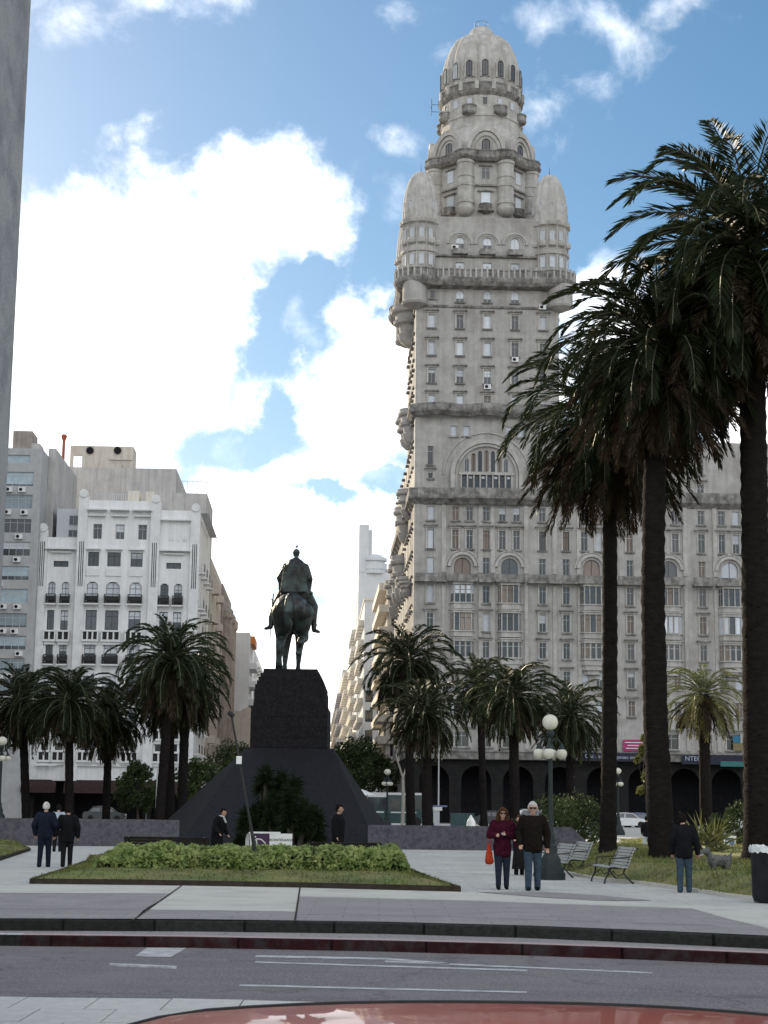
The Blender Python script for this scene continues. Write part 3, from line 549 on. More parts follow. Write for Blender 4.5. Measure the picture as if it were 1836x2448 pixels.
for y0, y1 in ((2040, 2047), (2058, 2066), (2080, 2089)):     # faint darker courses on the paths
    sheet('paving_band', [(975+(y0-2030)*2.2,y0),(1290,y0+6),(1300,y1+6),(975+(y1-2030)*2.2,y1)], .004, M['pavebeige'])
# slab joints over the grey granite apron
b = MB()
for (x0, y0), (x1, y1) in (((434,2117),(317,2200)), ((717,2122),(705,2203)), ((-90,2172),(360,2174)), ((716,2186),(1100,2192)), ((1100,2192),(1700,2212))):
    p, q = gnd(x0, y0, .012), gnd(x1, y1, .012); d = (q-p); d.z = 0; n = V((-d.y, d.x, 0)).normalized()*.015
    b.add([p-n, p+n, q+n, q-n], [(0,1,2,3)])
tag(b.build('paving_joints', M['soil']), kind='structure')
# worn road markings
for px in ([(352,2265),(446,2266),(408,2288),(322,2286)], [(612,2283),(930,2290),(1075,2302),(1075,2305),(920,2294),(610,2288)], [(610,2298),(1260,2318),(1260,2322),(610,2301)],
           [(575,2353),(1260,2370),(1260,2374),(570,2357)], [(920,2296),(1560,2324),(1560,2327),(920,2300)]):
    sheet('road_marking', px, -.296, M['paint'])
b = MB(); p = [gnd(x, y, -.28) for x, y in ((262,2302),(422,2309),(422,2312),(262,2305))]
b.add([*p, *[V((q.x, q.y, -.3)) for q in p]], [(0,1,2,3),(0,4,5,1),(1,5,6,2),(2,6,7,3),(3,7,4,0)])
tag(b.build('lane_divider', M['paint']), 'thin white raised divider bar lying on the grey road', 'road divider')
# lawns
def densify(pts, step=.5):
    out = []
    for i in range(len(pts)):
        a, c = pts[i], pts[(i+1) % len(pts)]; n = max(1, int((c-a).length/step))
        out += [a+(c-a)*k/n for k in range(n)]
    return out
def lawn(px, h, edge_m, eh=.1, blades=9000, seed=1, bl=(.05, .12), skip=None, name='lawn'):
    e = densify([gnd(x, y) for x, y in px]); c = V((sum(p.x for p in e)/len(e), sum(p.y for p in e)/len(e), 0)); b = MB(); n = len(e); R = random.Random(seed)
    ts = [.0, .02, .06, .12, .2, .32, .5, .75, 1]
    def pt(i, t):
        p = e[int(i) % n]*(1-(i % 1))+e[(int(i)+1) % n]*(i % 1); p = p+(c-p)*t; d = (e[int(i) % n]-c).length*t
        s = min(1, d/2.2); s = s*s*(3-2*s); return V((p.x, p.y, eh*.8+h*s+.03*noise.noise(V((p.x*.8, p.y*.8, seed)))*min(1, d*2)))
    vs = [pt(i, t) for t in ts for i in range(n)]
    b.add(vs, [(k*n+i, k*n+(i+1) % n, (k+1)*n+(i+1) % n, (k+1)*n+i) for k in range(len(ts)-1) for i in range(n)])
    o = tag(b.build(name, M['grass'], smooth=True), kind='structure')
    area = sum(e[i].x*e[(i+1) % n].y-e[(i+1) % n].x*e[i].y for i in range(n))
    loop = [(p.x, p.y) for p in (e if area > 0 else e[::-1])]
    b = MB(); b.band(loop, [(-.1,0),(.0,0),(0,eh),(-.1,eh)], closed=True); tag(b.build('lawn_edge', edge_m), kind='structure')
    b = MB()
    for _ in range(blades):
        i, t = R.random()*n, 1-math.sqrt(1-R.random()*.98); p = pt(i, t)
        if skip and skip(p): continue
        hh = R.uniform(*bl); a = R.uniform(0, 2*PI); w = V((math.cos(a), math.sin(a), 0))*R.uniform(.012, .022); ln = V((R.uniform(-.05,.05), R.uniform(-.05,.05), hh))
        b.add([p-w, p+w, p+ln], [(0,1,2)])
    tag(b.build('grass', M['blade']), kind='stuff'); return pt, n
isl = [(70,2113),(350,2116),(700,2122),(1102,2132),(1060,2118),(1010,2098),(965,2078),(900,2060),(560,2052),(215,2052),(205,2066),(140,2090)]
island_pt, island_n = lawn(isl, .16, M['soil'], .11, 12000, 3, (.03, .075))
rl = [(1327,2084),(1372,2094),(1420,2103),(1530,2114),(1640,2130),(1750,2146),(1836,2157),(1990,2182),(2120,2150),(2100,2046),(1836,2040),(1480,2037),(1400,2034),(1345,2042)]
rlawn_pt, rn = lawn(rl, .3, M['pavebeige'], .07, 18000, 5, (.04, .1))
lawn([(-120,2022),(-20,2014),(40,2020),(73,2034),(30,2048),(0,2058),(-120,2092)], .14, M['soil'], .1, 1800, 7)
lawn([(1480,2026),(1700,2030),(1900,2032),(1900,2012),(1700,2010),(1480,2010)], .1, M['pavebeige'], .1, 2500, 9)
# clipped hedge on the island
def hedge(name, label, x0, x1, pyb, depth, h, leaves, seed):
    R = random.Random(seed); a, c = gnd(x0, pyb, .2), gnd(x1, pyb, .2); t = thing(name, label, 'hedge', ((a.x+c.x)/2, (a.y+c.y)/2, .2)); w = (c.x-a.x)/2; b = MB()
    def top(x, y): return h*(.8+.36*noise.noise(V((x*.9+seed, y*1.3, .3)))+.26*noise.noise(V((x*3, y*3, 7))))
    nx, ny = 60, 10; vs = []
    def core(i, j):
        x = -w+2*w*i/nx; y = depth*j/ny; ed = min(1, min(i, nx-i)/3, min(j, ny-j)/2+.0); return V((x*.985, y, max(.0, top(x, y)*.86*math.sqrt(max(0, ed)))))
    vs = [core(i, j) for j in range(ny+1) for i in range(nx+1)]
    b.add(vs, [(j*(nx+1)+i, j*(nx+1)+i+1, (j+1)*(nx+1)+i+1, (j+1)*(nx+1)+i) for j in range(ny) for i in range(nx)]); b.build('twig_core', M['hedgecore'], t)
    b = MB()
    for _ in range(leaves):
        x = R.uniform(-w, w)*1.01; y = depth*R.random(); tp = top(x, y); ed = min(1, (w*1.01-abs(x))/.25, y/.3+.35, (depth-y)/.3+.35)
        z = tp*math.sqrt(max(.05, ed)); z = z*R.uniform(.8, 1.06) if R.random() < .72 else R.uniform(.03, z)
        if z < tp*.6 and .5 < y < depth-.3 and abs(x) < w-.4: y = R.uniform(0, .35)
        s = R.uniform(.04, .095); n = V((R.gauss(0, .6), R.gauss(-.3, .6), R.uniform(.1, 1))).normalized(); u = n.orthogonal().normalized(); u = (Matrix.Rotation(R.uniform(0, 6.28), 3, n) @ u); q = n.cross(u)
        p = V((x, y-.1, z)); b.add([p-u*s, p-q*s*.5+n*.012, p+u*s, p+q*s*.5+n*.012], [(0,1,2,3)])
    b.build('foliage', M['hedgeleaf'], t); return t
hedge('clipped_hedge', 'low yellow-green hedge on the grass island in front of the monument', 208, 972, 2084, 3.6, .52, 22000, 4)
# low granite walls beside the monument
def wall(name, label, pxa, pxb, Ya, Yb, pt, slope=0):
    a, c = at(pxa, 2000, Ya), at(pxb, 2000, Yb); h = pt; t = (c-a); t.z = 0; n = V((-t.y, t.x, 0)).normalized()*.5
    b = MB(); ca = (c - t.normalized()*slope)
    f = lambda p, z: V((p.x, p.y, z))
    b.add([f(a,0), f(c,0), f(c+n,0), f(a+n,0), f(a,h), f(ca,h), f(ca+n,h), f(a+n,h)], [(0,3,2,1),(4,5,6,7),(0,1,5,4),(1,2,6,5),(2,3,7,6),(3,0,4,7)])
    o = b.build(name, M['granite_wall']); return tag(o, label, 'wall')
wall('granite_wall', 'low grey granite wall left of the monument behind two walking men', -140, 428, 68.2, 69.6, 1.06)
wall('granite_wall', 'low grey granite wall right of the monument with sloping end by the palms', 880, 1428, 69.8, 70.2, .96, 1.05)
# ------------------------------------------------------------------ palms
def fronds(n, Lf, e_hi, e_lo, seed, nl, lw=.02, ll=.5, pw=1.0, bend=(70, 105), rad0=.2, tuft=.35):
    R = random.Random(seed); g = MB(); gr = MB()
    for i in range(n):
        f = (i+.5)/n; e = rad(e_hi+(e_lo-e_hi)*f**pw+R.uniform(-7, 7)); az = i*2.39996+R.uniform(-.25, .25); L_ = Lf*R.uniform(.85, 1.08)*(.82+.18*math.sin(PI*min(1, f*1.3)))
        bd = rad(R.uniform(*bend))*(1 if e > rad(-20) else .5); h = V((math.cos(az), math.sin(az), 0)); sd = V((-h.y, h.x, 0)); tw = R.uniform(-.5, .5)
        p = h*rad0+V((0, 0, rad0*math.sin(e)*1.6)); pts = [p]; tans = []; ns = 12; sw = R.uniform(-.35, .35)
        for k in range(ns):
            ek = e-bd*((k+.5)/ns)**1.5; ek = max(ek, rad(-86)); hh = (h+sd*sw*(k/ns)).normalized(); d = hh*math.cos(ek)+V((0, 0, math.sin(ek))); tans.append(d); p = p+d*L_/ns; pts.append(p)
        tans.append(tans[-1])
        gr.tube(pts[::2]+([pts[-1]] if ns % 2 else []), [Lf*.0085*(1-.75*k/6)+.003 for k in range(len(pts[::2]))], 4)
        for k in range(nl):
            s = .1+.9*(k+R.random()*.6)/nl; x = s*ns; j = min(ns-1, int(x)); c = pts[j]+(pts[j+1]-pts[j])*(x-j); T = tans[j]
            side = T.cross(V((0, 0, 1)))
            if side.length < .15: side = sd
            side.normalize(); upv = side.cross(T); l_ = Lf*ll*.28*(math.sin(PI*min(1, .12+s*.83))**.6)*R.uniform(.8, 1.15)
            for q in (-1, 1):
                dr = (side*q*(.8-.3*s)+T*(.55+.5*s)+upv*R.uniform(.1, tuft)+V((0, 0, -.12))).normalized(); w = dr.cross(upv if R.random() < .5 else T)
                if w.length < .1: continue
                w.normalize(); w *= lw*R.uniform(.8, 1.2); mid = c+dr*l_*.45; tip = c+dr*l_+V((0, 0, -l_*.14))
                g.add([c, mid+w, tip, mid-w], [(0,1,2,3)])
    return g, gr
def trunk_mb(pts, r0, r1, seed, flare=1.25, n=14, step=.22):
    R = random.Random(seed); b = MB(); P = [V(p) for p in pts]
    tot = (P[-1]-P[0]).length; k = max(8, int(tot/step)); path = []; rs = []
    for i in range(k+1):
        f = i/k; x = f*(len(P)-1); j = min(len(P)-2, int(x)); path.append(P[j]+(P[j+1]-P[j])*(x-j))
        r = r0+(r1-r0)*f; r *= 1+(flare-1)*math.exp(-f*tot/.5); rs.append(r*(1+(.05 if i % 2 else -.03)+R.uniform(-.03, .03)))
    b.tube(path, rs, n)
    for i in range(int(tot*11)):        # old leaf-base scars
        f = R.random(); x = f*(len(P)-1); j = min(len(P)-2, int(x)); c = P[j]+(P[j+1]-P[j])*(x-j); a = R.uniform(0, 2*PI); r = r0+(r1-r0)*f; o = V((math.cos(a), math.sin(a), 0)); s = V((-o.y, o.x, 0))
        b.add([c+o*r*.92-s*.07, c+o*r*.92+s*.07, c+o*(r*1.1)+V((0,0,.12)), c+o*r*.95+V((0,0,-.1))], [(0,1,2),(0,3,1)])
    return b
def big_palm(label, base, crown, r0, r1, Lf, seed, n=90, nl=46, bend=0.0):
    t = thing('palm_tree', label, 'palm tree', base, 0, 'tall palms on the lawn'); c = crown-base; m = c*.5+V((bend, 0, 0)); q1 = c*.25+V((bend*.75, 0, 0)); q3 = c*.75+V((bend*.75, 0, 0))
    trunk_mb([(0,0,-.1), q1, m, q3, c*.985], r0, r1, seed).build('trunk', M['trunk'], t, True)
    g, gr = fronds(n, Lf, 88, -45, seed, nl, .03*Lf/5, .6, .8, (78, 125))
    for b in (g, gr): b.v = [v+c for v in b.v]
    cr = g.build('crown', M['palm'], t); gr.build('midribs', M['rachis'], cr)
    g, gr = fronds(int(n*.7), Lf*.9, -20, -74, seed+50, int(nl*.7), .026*Lf/5, .5, 1, (35, 60), .3, .6)
    for b in (g, gr): b.v = [v+c-V((0,0,.25)) for v in b.v]
    g.v += gr.v; k = len(g.v)-len(gr.v); g.f += [tuple(k+i for i in f) for f in gr.f]; g.m += gr.m
    g.build('dead_fronds', M['dead'], t); return t
def pb(bx, by, cx_, cy_): b = gnd(bx, by, .25); c = at(cx_, cy_, b.y); return b, c
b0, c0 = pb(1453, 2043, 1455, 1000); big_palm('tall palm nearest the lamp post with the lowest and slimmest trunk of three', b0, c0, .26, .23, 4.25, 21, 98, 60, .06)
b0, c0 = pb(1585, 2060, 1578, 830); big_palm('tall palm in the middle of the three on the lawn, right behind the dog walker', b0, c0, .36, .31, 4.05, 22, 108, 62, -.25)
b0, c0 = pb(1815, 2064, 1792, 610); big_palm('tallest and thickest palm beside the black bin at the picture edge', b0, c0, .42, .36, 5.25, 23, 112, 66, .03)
# smaller palms round the far side of the square: three crowns shared by all
VAR = []
for k in range(3):
    g, gr = fronds(84, 1.0, 88, -55, 70+k, 34, .0085, .6, .85, (75, 120), .04)
    d, dr = fronds(40, .85, -25, -76, 90+k, 24, .008, .5, 1, (35, 60), .06, .6); n0 = len(d.v); d.v += dr.v; d.f += [tuple(n0+i for i in f) for f in dr.f]; d.m += dr.m
    VAR.append((g.mesh('crown', M['palm']), gr.mesh('midribs', M['rachis']), d.mesh('dead_fronds', M['dead'])))
gy, gry = fronds(60, 1.0, 86, -55, 77, 30, .0065, .6, .8, (80, 120), .04); VARY = (gy.mesh('crown', M['palmy']), gry.mesh('midribs', M['rachis']), VAR[0][2])
def far_palm(label, cx_, cy_, rpx, tx, Y, k, zb=0.0, tr=.32, var=None):
    D = 1.1067; c = at(cx_*D, cy_*D, Y); bs = at(tx*D, 1960, Y); bs.z = zb; Rr = rpx*D*Y/F*1.55; t = thing('palm_tree', label, 'palm tree', bs, RND.uniform(0, 6.28), 'palms round the square')
    iv = Matrix.Rotation(-t.rotation_euler.z, 3, 'Z'); cl = iv @ (c-bs)
    trunk_mb([(0,0,-.1), cl*.5, cl], tr, tr*.9, k, n=10, step=.4).build('trunk', M['trunk'], t, True)
    va = var or VAR[k % 3]
    par = None
    for nm, me in zip(('crown', 'midribs', 'dead_fronds'), va):
        o = bpy.data.objects.new(nm, me); COL.objects.link(o)
        if nm == 'midribs': o.parent = par
        else: o.parent = t; o.location = cl; o.scale = (Rr*RND.uniform(.92, 1.08), Rr*RND.uniform(.92, 1.08), Rr*RND.uniform(.9, 1.1)); o.rotation_euler = (RND.uniform(-.16, .16), RND.uniform(-.16, .16), RND.uniform(0, 6))
        if nm == 'crown': par = o
    return t
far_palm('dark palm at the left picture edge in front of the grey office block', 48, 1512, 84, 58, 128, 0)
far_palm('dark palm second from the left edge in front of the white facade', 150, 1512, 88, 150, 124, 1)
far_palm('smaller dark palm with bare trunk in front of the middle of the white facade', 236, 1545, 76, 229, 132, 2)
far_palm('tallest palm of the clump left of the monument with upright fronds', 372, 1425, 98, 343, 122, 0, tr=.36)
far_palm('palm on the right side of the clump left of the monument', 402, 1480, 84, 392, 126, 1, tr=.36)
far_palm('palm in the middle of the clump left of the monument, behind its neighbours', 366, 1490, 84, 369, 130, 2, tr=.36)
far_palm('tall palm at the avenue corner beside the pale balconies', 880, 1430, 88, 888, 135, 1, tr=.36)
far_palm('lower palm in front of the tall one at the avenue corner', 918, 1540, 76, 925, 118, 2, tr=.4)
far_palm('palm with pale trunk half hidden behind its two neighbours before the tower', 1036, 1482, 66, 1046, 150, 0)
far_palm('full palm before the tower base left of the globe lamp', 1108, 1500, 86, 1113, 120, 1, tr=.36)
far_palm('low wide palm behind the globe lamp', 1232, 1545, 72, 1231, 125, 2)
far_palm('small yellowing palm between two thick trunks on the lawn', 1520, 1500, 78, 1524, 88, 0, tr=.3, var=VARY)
# ------------------------------------------------------------------ leafy trees, bushes
def leafy(name, label, cat, base, th, cr, ch, nleaf, seed, m='leaf', tm='bark', clumps=16, ls=.1, group=None, tr=.12):
    R = random.Random(seed); t = thing(name, label, cat, base, 0, group); b = MB(); top = V((R.uniform(-.2,.2), R.uniform(-.2,.2), th)); b.tube([(0,0,-.05), top*.5, top], [tr, tr*.8, tr*.65], 7); cl = []
    for i in range(clumps):
        a = i*2.4; f = (i+.5)/clumps; r = cr*math.sqrt(R.uniform(.1, 1))*math.sin(PI*min(.95, .2+f*.75)); c = top+V((math.cos(a)*r, math.sin(a)*r, ch*(f-.15)+R.uniform(-.1,.1)*ch)); cl.append((c, cr*R.uniform(.3, .5))); b.tube([top, (top+c)/2+V((0,0,-.05*ch)), c], [tr*.5, tr*.3, tr*.1], 5)
    b.build('trunk', M[tm], t); b = MB()
    for i in range(nleaf):
        c, r = cl[R.randrange(len(cl))]; d = V((R.gauss(0,1), R.gauss(0,1), R.gauss(0,.8))).normalized()*r*R.random()**.4; n = V((R.gauss(0,1), R.gauss(0,1), R.gauss(.5,1))).normalized(); u = n.orthogonal().normalized(); w = n.cross(u); s = ls*R.uniform(.6, 1.3); p = c+d
        b.add([p-u*s, p-w*s*.5, p+u*s, p+w*s*.5], [(0,1,2,3)])
    b.build('crown', M[m], t); return t
def spiky(name, label, cat, base, heads, seed, bl=.7, n=170, m='leaf', w=.02, stem='bark', group=None):
    R = random.Random(seed); t = thing(name, label, cat, base, 0, group); g = MB(); s_ = MB()
    for hx, hy, hz, sc in heads:
        s_.tube([(hx*.4,hy*.4,-.05),(hx,hy,hz*.7),(hx,hy,hz)], [.09*sc,.08*sc,.06*sc], 6)
        for i in range(n):
            e = rad(R.uniform(-45, 88)); a = R.uniform(0, 2*PI); d = V((math.cos(a)*math.cos(e), math.sin(a)*math.cos(e), math.sin(e))); l_ = bl*sc*R.uniform(.7, 1.15); c = V((hx, hy, hz-R.random()*.5*sc)); s = d.orthogonal().normalized()*w*sc; p1 = c+d*l_*.5; p2 = c+d*l_+V((0,0,-.15*l_*math.cos(e)))
            g.add([c-s*.6, c+s*.6, p1+s, p2, p1-s], [(0,1,2,3,4)])
    s_.build('trunk', M[stem], t); g.build('crown', M[m], t); return t
R7 = random.Random(7)
def mound(cx_, hh, rr, n): return [(rr*math.sqrt(R7.random())*math.cos(a), rr*.6*math.sin(a), hh*(.25+.75*R7.random()), R7.uniform(.8, 1.2)) for a in [i*2.4 for i in range(n)]]
bx = at(700, 2000, 62); bx.z = 0
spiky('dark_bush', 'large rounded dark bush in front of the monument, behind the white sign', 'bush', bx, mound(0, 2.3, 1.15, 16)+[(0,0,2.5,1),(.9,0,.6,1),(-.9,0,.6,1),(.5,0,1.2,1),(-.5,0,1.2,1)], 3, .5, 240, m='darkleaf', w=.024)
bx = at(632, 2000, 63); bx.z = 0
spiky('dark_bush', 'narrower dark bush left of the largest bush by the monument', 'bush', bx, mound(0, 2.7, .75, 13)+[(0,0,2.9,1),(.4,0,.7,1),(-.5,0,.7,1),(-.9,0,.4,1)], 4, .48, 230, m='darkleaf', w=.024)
p = gnd(1690, 2046, .2); spiky('flax_plant', 'strappy pale green plant with arching leaves behind the dog walker', 'plant', p, [(0,0,.5,1.1),(.25,.1,.55,1),(-.25,0,.5,1)], 9, 1.15, 40, m='palmy', w=.045)
p = gnd(1600, 2010, 0); p.z = 0; leafy('slender_tree', 'small tree with yellow-orange drying leaves beside the middle palm trunk', 'tree', at(1553, 1960, 72)*1.0-V((0,0,at(1553,1960,72).z)), 2.6, .45, 2.6, 1500, 31, 'palmy', clumps=9, ls=.12, tr=.05)
for i, (px, py, Y, h, r, lab) in enumerate(((1765,1945,74,.6,1.2,'rounded green shrub by the small picture sign'), (1395,1960,78,.5,1.5,'wide low green shrub behind the sloping wall end'), (1340,1950,84,.5,1.6,'dark shrub behind the granite wall right of the lamp post'), (1250,1962,92,.3,.8,'small shrub behind the white-haired man'))):
    b0 = at(px, 1990, Y); b0.z = 0; leafy('shrub', lab, 'shrub', b0, h, r, r*1.1, 2600, 40+i, 'leaf', clumps=14, ls=.09, tr=.05)
for i, (px, py, Y, hgt, r, lab) in enumerate(((835,1850,205,5,3.2,'dark street tree at the mouth of the avenue right of the monument'), (870,1820,235,6,3.4,'street tree farther up the avenue behind the first one'), (812,1800,275,6,3.0,'small distant street tree just right of the monument block'), (905,1835,215,4.5,2.6,'street tree in front of the pale balconied flats'),
        (548,1830,200,4.5,3.0,'dark street tree at the avenue mouth left of the monument'), (585,1800,240,5,2.8,'street tree half hidden by the leaning floodlight pole'), (330,1905,172,2.2,2.4,'low dark tree under the palm clump before the white building'), (470,1880,165,2.6,2.2,'low dark tree at the corner of the white building'))):
    b0 = at(px, 1960, Y); b0.z = 0; leafy('street_tree', lab, 'tree', b0, hgt, r, r*1.6, 2600, 60+i, ls=.22, group='trees along the avenue', tr=.16)
t = thing('bare_tree', 'bare pale-barked tree with forked branches before the avenue corner', 'tree', at(962, 1960, 140)-V((0,0,at(962,1960,140).z)))
b = MB(); b.tube([(0,0,-.1),(.05,0,2.4),(0,0,4.2)], [.16,.13,.11], 7)
for p in ([(0,0,4.1),(-.5,0,5.6),(-.9,.2,7.4)], [(0,0,4.1),(.5,0,5.5),(.8,.1,7.8)], [(-.4,0,5.4),(-.1,.2,6.8),(-.2,.2,8.2)], [(.5,0,5.6),(1.1,.2,6.7),(1.3,.2,8)]): b.tube(p, [.09,.07,.03], 6)
b.build('trunk', M['palebark'], t)
# ------------------------------------------------------------------ lamps, benches, bin, signs, vehicles
def globe_lamp(label, base, H=3.75, arms=(200, 258, 20, 78), ra=.3, rt=.19, ra2=.135, rz=0, base_s=1.0):
    t = thing('street_lamp', label, 'street lamp', base, rz, 'globe lamps'); b = MB(); s = base_s
    b.lathe([(.36*s,0),(.36*s,.16),(.33*s,.18),(.32*s,.3),(.26*s,.34),(.24*s,.5),(.16*s,.62),(.15*s,.8),(.11*s,.86),(.1*s,1.05),(.085*s,1.1)], n=8, ph=PI/8); b.build('base', M['tealiron'], t)
    b = MB(); b.lathe([(.075,1.05),(.06,1.3),(.052,2.2),(.05,H-.85),(.075,H-.83),(.075,H-.78),(.05,H-.74),(.045,H-.4),(.085,H-.34),(.1,H-rt-.06),(.07,H-rt+.0)], n=12); b.build('pole', M['tealiron'], t, True)
    g = MB(); g.sphere((0,0,H), rt, 14); g.build('globe', M['globe'], t, True)
    gm = None
    for a in arms:
        d = V((math.cos(rad(a)), math.sin(rad(a)), 0)); b = MB(); zc = H-.66
        b.tube([(0,0,zc+.12)]+[d*(ra*k/5)+V((0,0,zc+.12+.14*math.sin(PI*k/5))) for k in range(1,6)]+[d*ra+V((0,0,zc+.03))], [.028]*5+[.024,.024], 6)
        b.lathe([(.02,.22),(.075,.1),(.085,.06)], (d.x*ra, d.y*ra, zc-.08+.02), 10); ar = b.build('arm', M['tealiron'], t)
        if gm is None: g = MB(); g.sphere((0,0,0), ra2, 12); gm = g.mesh('globe', M['globe'], True)
        o = bpy.data.objects.new('globe', gm); COL.objects.link(o); o.parent = t; o.location = d*ra+V((0,0,zc-.1))
    return t
lp = gnd(1317, 2103); L0 = globe_lamp('black iron lamp post with one high globe above four lower globes, beside the benches', lp)
for px, Y, H, lab in ((925, 130, 4.3, 'distant globe lamp behind the granite wall right of the monument'), (1478, 118, 4.3, 'distant globe lamp peeping out from behind the slim palm trunk'), (-4, 118, 5.9, 'globe lamp at the left picture edge under the palms')):
    b0 = at(px, 1960, Y); b0.z = 0; r = dup(L0, b0, rad(30), lab)
    sc = (H+.2)/3.9; r.scale = (sc*1.15, sc*1.15, sc)
def slim_lamp(label, px, py, Y, arm=.5):
    c = at(px, py, Y); b = at(px, 1960, Y); b.z = 0; h = c.z; t = thing('road_light', label, 'street light', b, 0, 'slim road lights'); m = MB(); m.tube([(0,0,0),(0,0,h*.6),(0,0,h)], [.09,.07,.05], 8); m.tube([(0,0,h),(arm*.5,0,h+.12),(arm,0,h+.1)], .035, 6); m.build('pole', M['wframe'], t); m = MB(); m.obox((arm+.2,0,h+.05), (.32,.14,.08), Matrix.Identity(3)); m.build('lamp_head', M['lens'], t)
slim_lamp('slim pale road light before the arcade left of the globe lamp', 1048, 1782, 178); slim_lamp('slim pale road light just right of the near top globe', 1372, 1702, 178); slim_lamp('slim grey road light before the dark awnings of the white building', 372, 1840, 170)
# leaning floodlight pole
bp = gnd(617, 2076, .25); tp = at(553, 1708, bp.y); t = thing('floodlight_pole', 'thin dark leaning pole with small floodlight standing in the grass island', 'light pole', bp); d = tp-bp
b = MB(); b.tube([(0,0,-.1), d*.12, d*.3], [.07,.05,.032], 8); b.tube([d*.3, d*.65, d], [.03,.026,.022], 8); b.build('pole', M['iron'], t)
b = MB(); q1 = d+V((-.03,0,.02)); b.tube([q1+V((.09,0,-.07)), q1, q1+V((-.04,0,.03))], [.055,.055,.05], 10); b.build('lamp_head', M['iron'], t)
b = MB(); b.obox(d*.7+V((.0,-.06,0)), (.06,.05,.09), Matrix.Identity(3)); b.build('junction_box', M['signwhite'], t)
# benches
def bench(label, base, rz, slat='slat', Lb=1.6, group='slatted iron benches'):
    t = thing('park_bench', label, 'bench', base, rz, group)
    seatp = [(-.02,.43),(.07,.445),(.16,.44),(.25,.425),(.34,.415),(.43,.43)]; backp = [(.49,.5),(.52,.58),(.55,.66),(.585,.74),(.62,.82),(.66,.895)]
    sb, bb = MB(), MB()
    for i, (y, z) in enumerate(seatp): sb.obox((0,y,z), (Lb/2,.038,.014), Matrix.Rotation([.25,.0,-.12,-.12,.0,.3][i], 3, 'X'))
    for y, z in backp: bb.obox((0,y,z), (Lb/2,.012,.034), Matrix.Rotation(-.42, 3, 'X'))
    sb.build('seat', M[slat], t); bb.build('backrest', M[slat], t)
    for sx in (-1, 1):
        b = MB(); x = sx*(Lb/2-.12)
        b.tube([(x,-.05,.41),(x,.2,.4),(x,.4,.4),(x,.48,.47),(x,.6,.78),(x,.67,.92),(x,.78,.9)], [.022]*6+[.015], 6); b.tube([(x,.0,.41),(x,-.02,.25),(x,-.1,.1),(x,-.12,0)], [.024,.02,.02,.026], 6); b.tube([(x,.42,.4),(x,.38,.28),(x,.48,.15),(x,.64,0)], [.024,.02,.02,.026], 6); b.tube([(x,-.02,.22),(x,.12,.33),(x,.22,.2),(x,.38,.26)], .014, 5)
        b.tube([(x,.56,.68),(x,.3,.66),(x,.04,.64),(x,.0,.42)], [.018]*4, 6); b.build('leg', M['iron'], t)
    return t
B0 = bench('pale slatted bench with curly iron legs nearest the camera on the lawn edge', gnd(1440, 2110), rad(-83))
B0.scale = (.9, .9, .88)
dup(B0, gnd(1347, 2087), rad(-80), 'pale slatted bench just right of the lamp post base'); dup(B0, gnd(1232, 2099)+V((.8,1.0,0)), rad(-80), 'pale slatted bench mostly hidden behind the lamp post base')
a = at(404, 2000, 43); D0 = bench('dark slatted bench seen from behind at the left end of the hedge', V((a.x, 43.2, 0.0)), rad(180), 'dslat', 2.1, 'dark benches behind the hedge')
for ch in D0.children: pass
D0.scale = (1, 1, .95)
a = at(826, 2000, 43); r = dup(D0, V((a.x, 43.2, 0)), rad(180), 'dark slatted bench behind the right end of the hedge'); r.scale = (.86, 1, .86)
# litter bin
bl = gnd(1838, 2156, .02); t = thing('litter_bin', 'black litter bin with a white plastic bag folded over its rim', 'bin', bl); b = MB(); b.lathe([(.27,0),(.28,.04),(.3,.1),(.31,.95),(.32,1.0),(.3,1.0),(.29,.8)], n=28); b.build('body', M['bin'], t, True)
R = random.Random(4); b = MB(); prof = [(.27,.95),(.325,1.03),(.335,1.0),(.33,.95),(.332,.9)]; b.lathe(prof, n=40)
for i, v in enumerate(b.v): b.v[i] = V((v.x*(1+R.uniform(-.03,.05)), v.y*(1+R.uniform(-.03,.05)), v.z+R.uniform(-.03,.02)))
b.build('plastic_bag', M['plastic'], t, True, ang=80)
# sign board on the grass island side
sb = at(646, 1995, 43.0); sb.z = .07; t = thing('sign_board', 'low white sign board with purple end panel behind the hedge', 'sign', sb, rad(3)); w = 1.02/2
b = MB(); b.box(-w*.03, w+.04, -.03,.03, .38, .915); b.box(-w-.0, w*.5, -.04,.05, .915, .955); b.build('panel', M['signwhite'], t)
b = MB(); b.box(-w, -w*.035, -.032,.03, .38, .912); b.build('end_panel', M['signpurple'], t)
b = MB()
for pts in ([(-.4,.72),(-.3,.78),(-.2,.77),(-.1,.68),(-.06,.5)], [(-.32,.77),(-.3,.6),(-.24,.52)], [(-.38,.55),(-.2,.54)], [(-.36,.84),(-.33,.82)]): b.tube([(x-.02,-.034,z) for x, z in pts], .014, 4)
b.build('drawing', M['signwhite'], t)
for x in (-w+.06, w-.06): b = MB(); b.box(x-.025,x+.025,.0,.05,0,.4); b.build('post', M['iron'], t)
me = text_mesh('BICENTENARIO', .085, .004); mobj('lettering', me, M['blackink'], t, (w*.5,-.034,.76))
b = MB(); b.lathe([(.0,0),(.1,-.06),(.14,-.2),(.14,-.34),(.1,-.34)], (-w-.02,-.03,.95), 12, a0=PI*.1, a1=PI*1.2); b.build('rounded_cap', M['signwhite'], t, True)
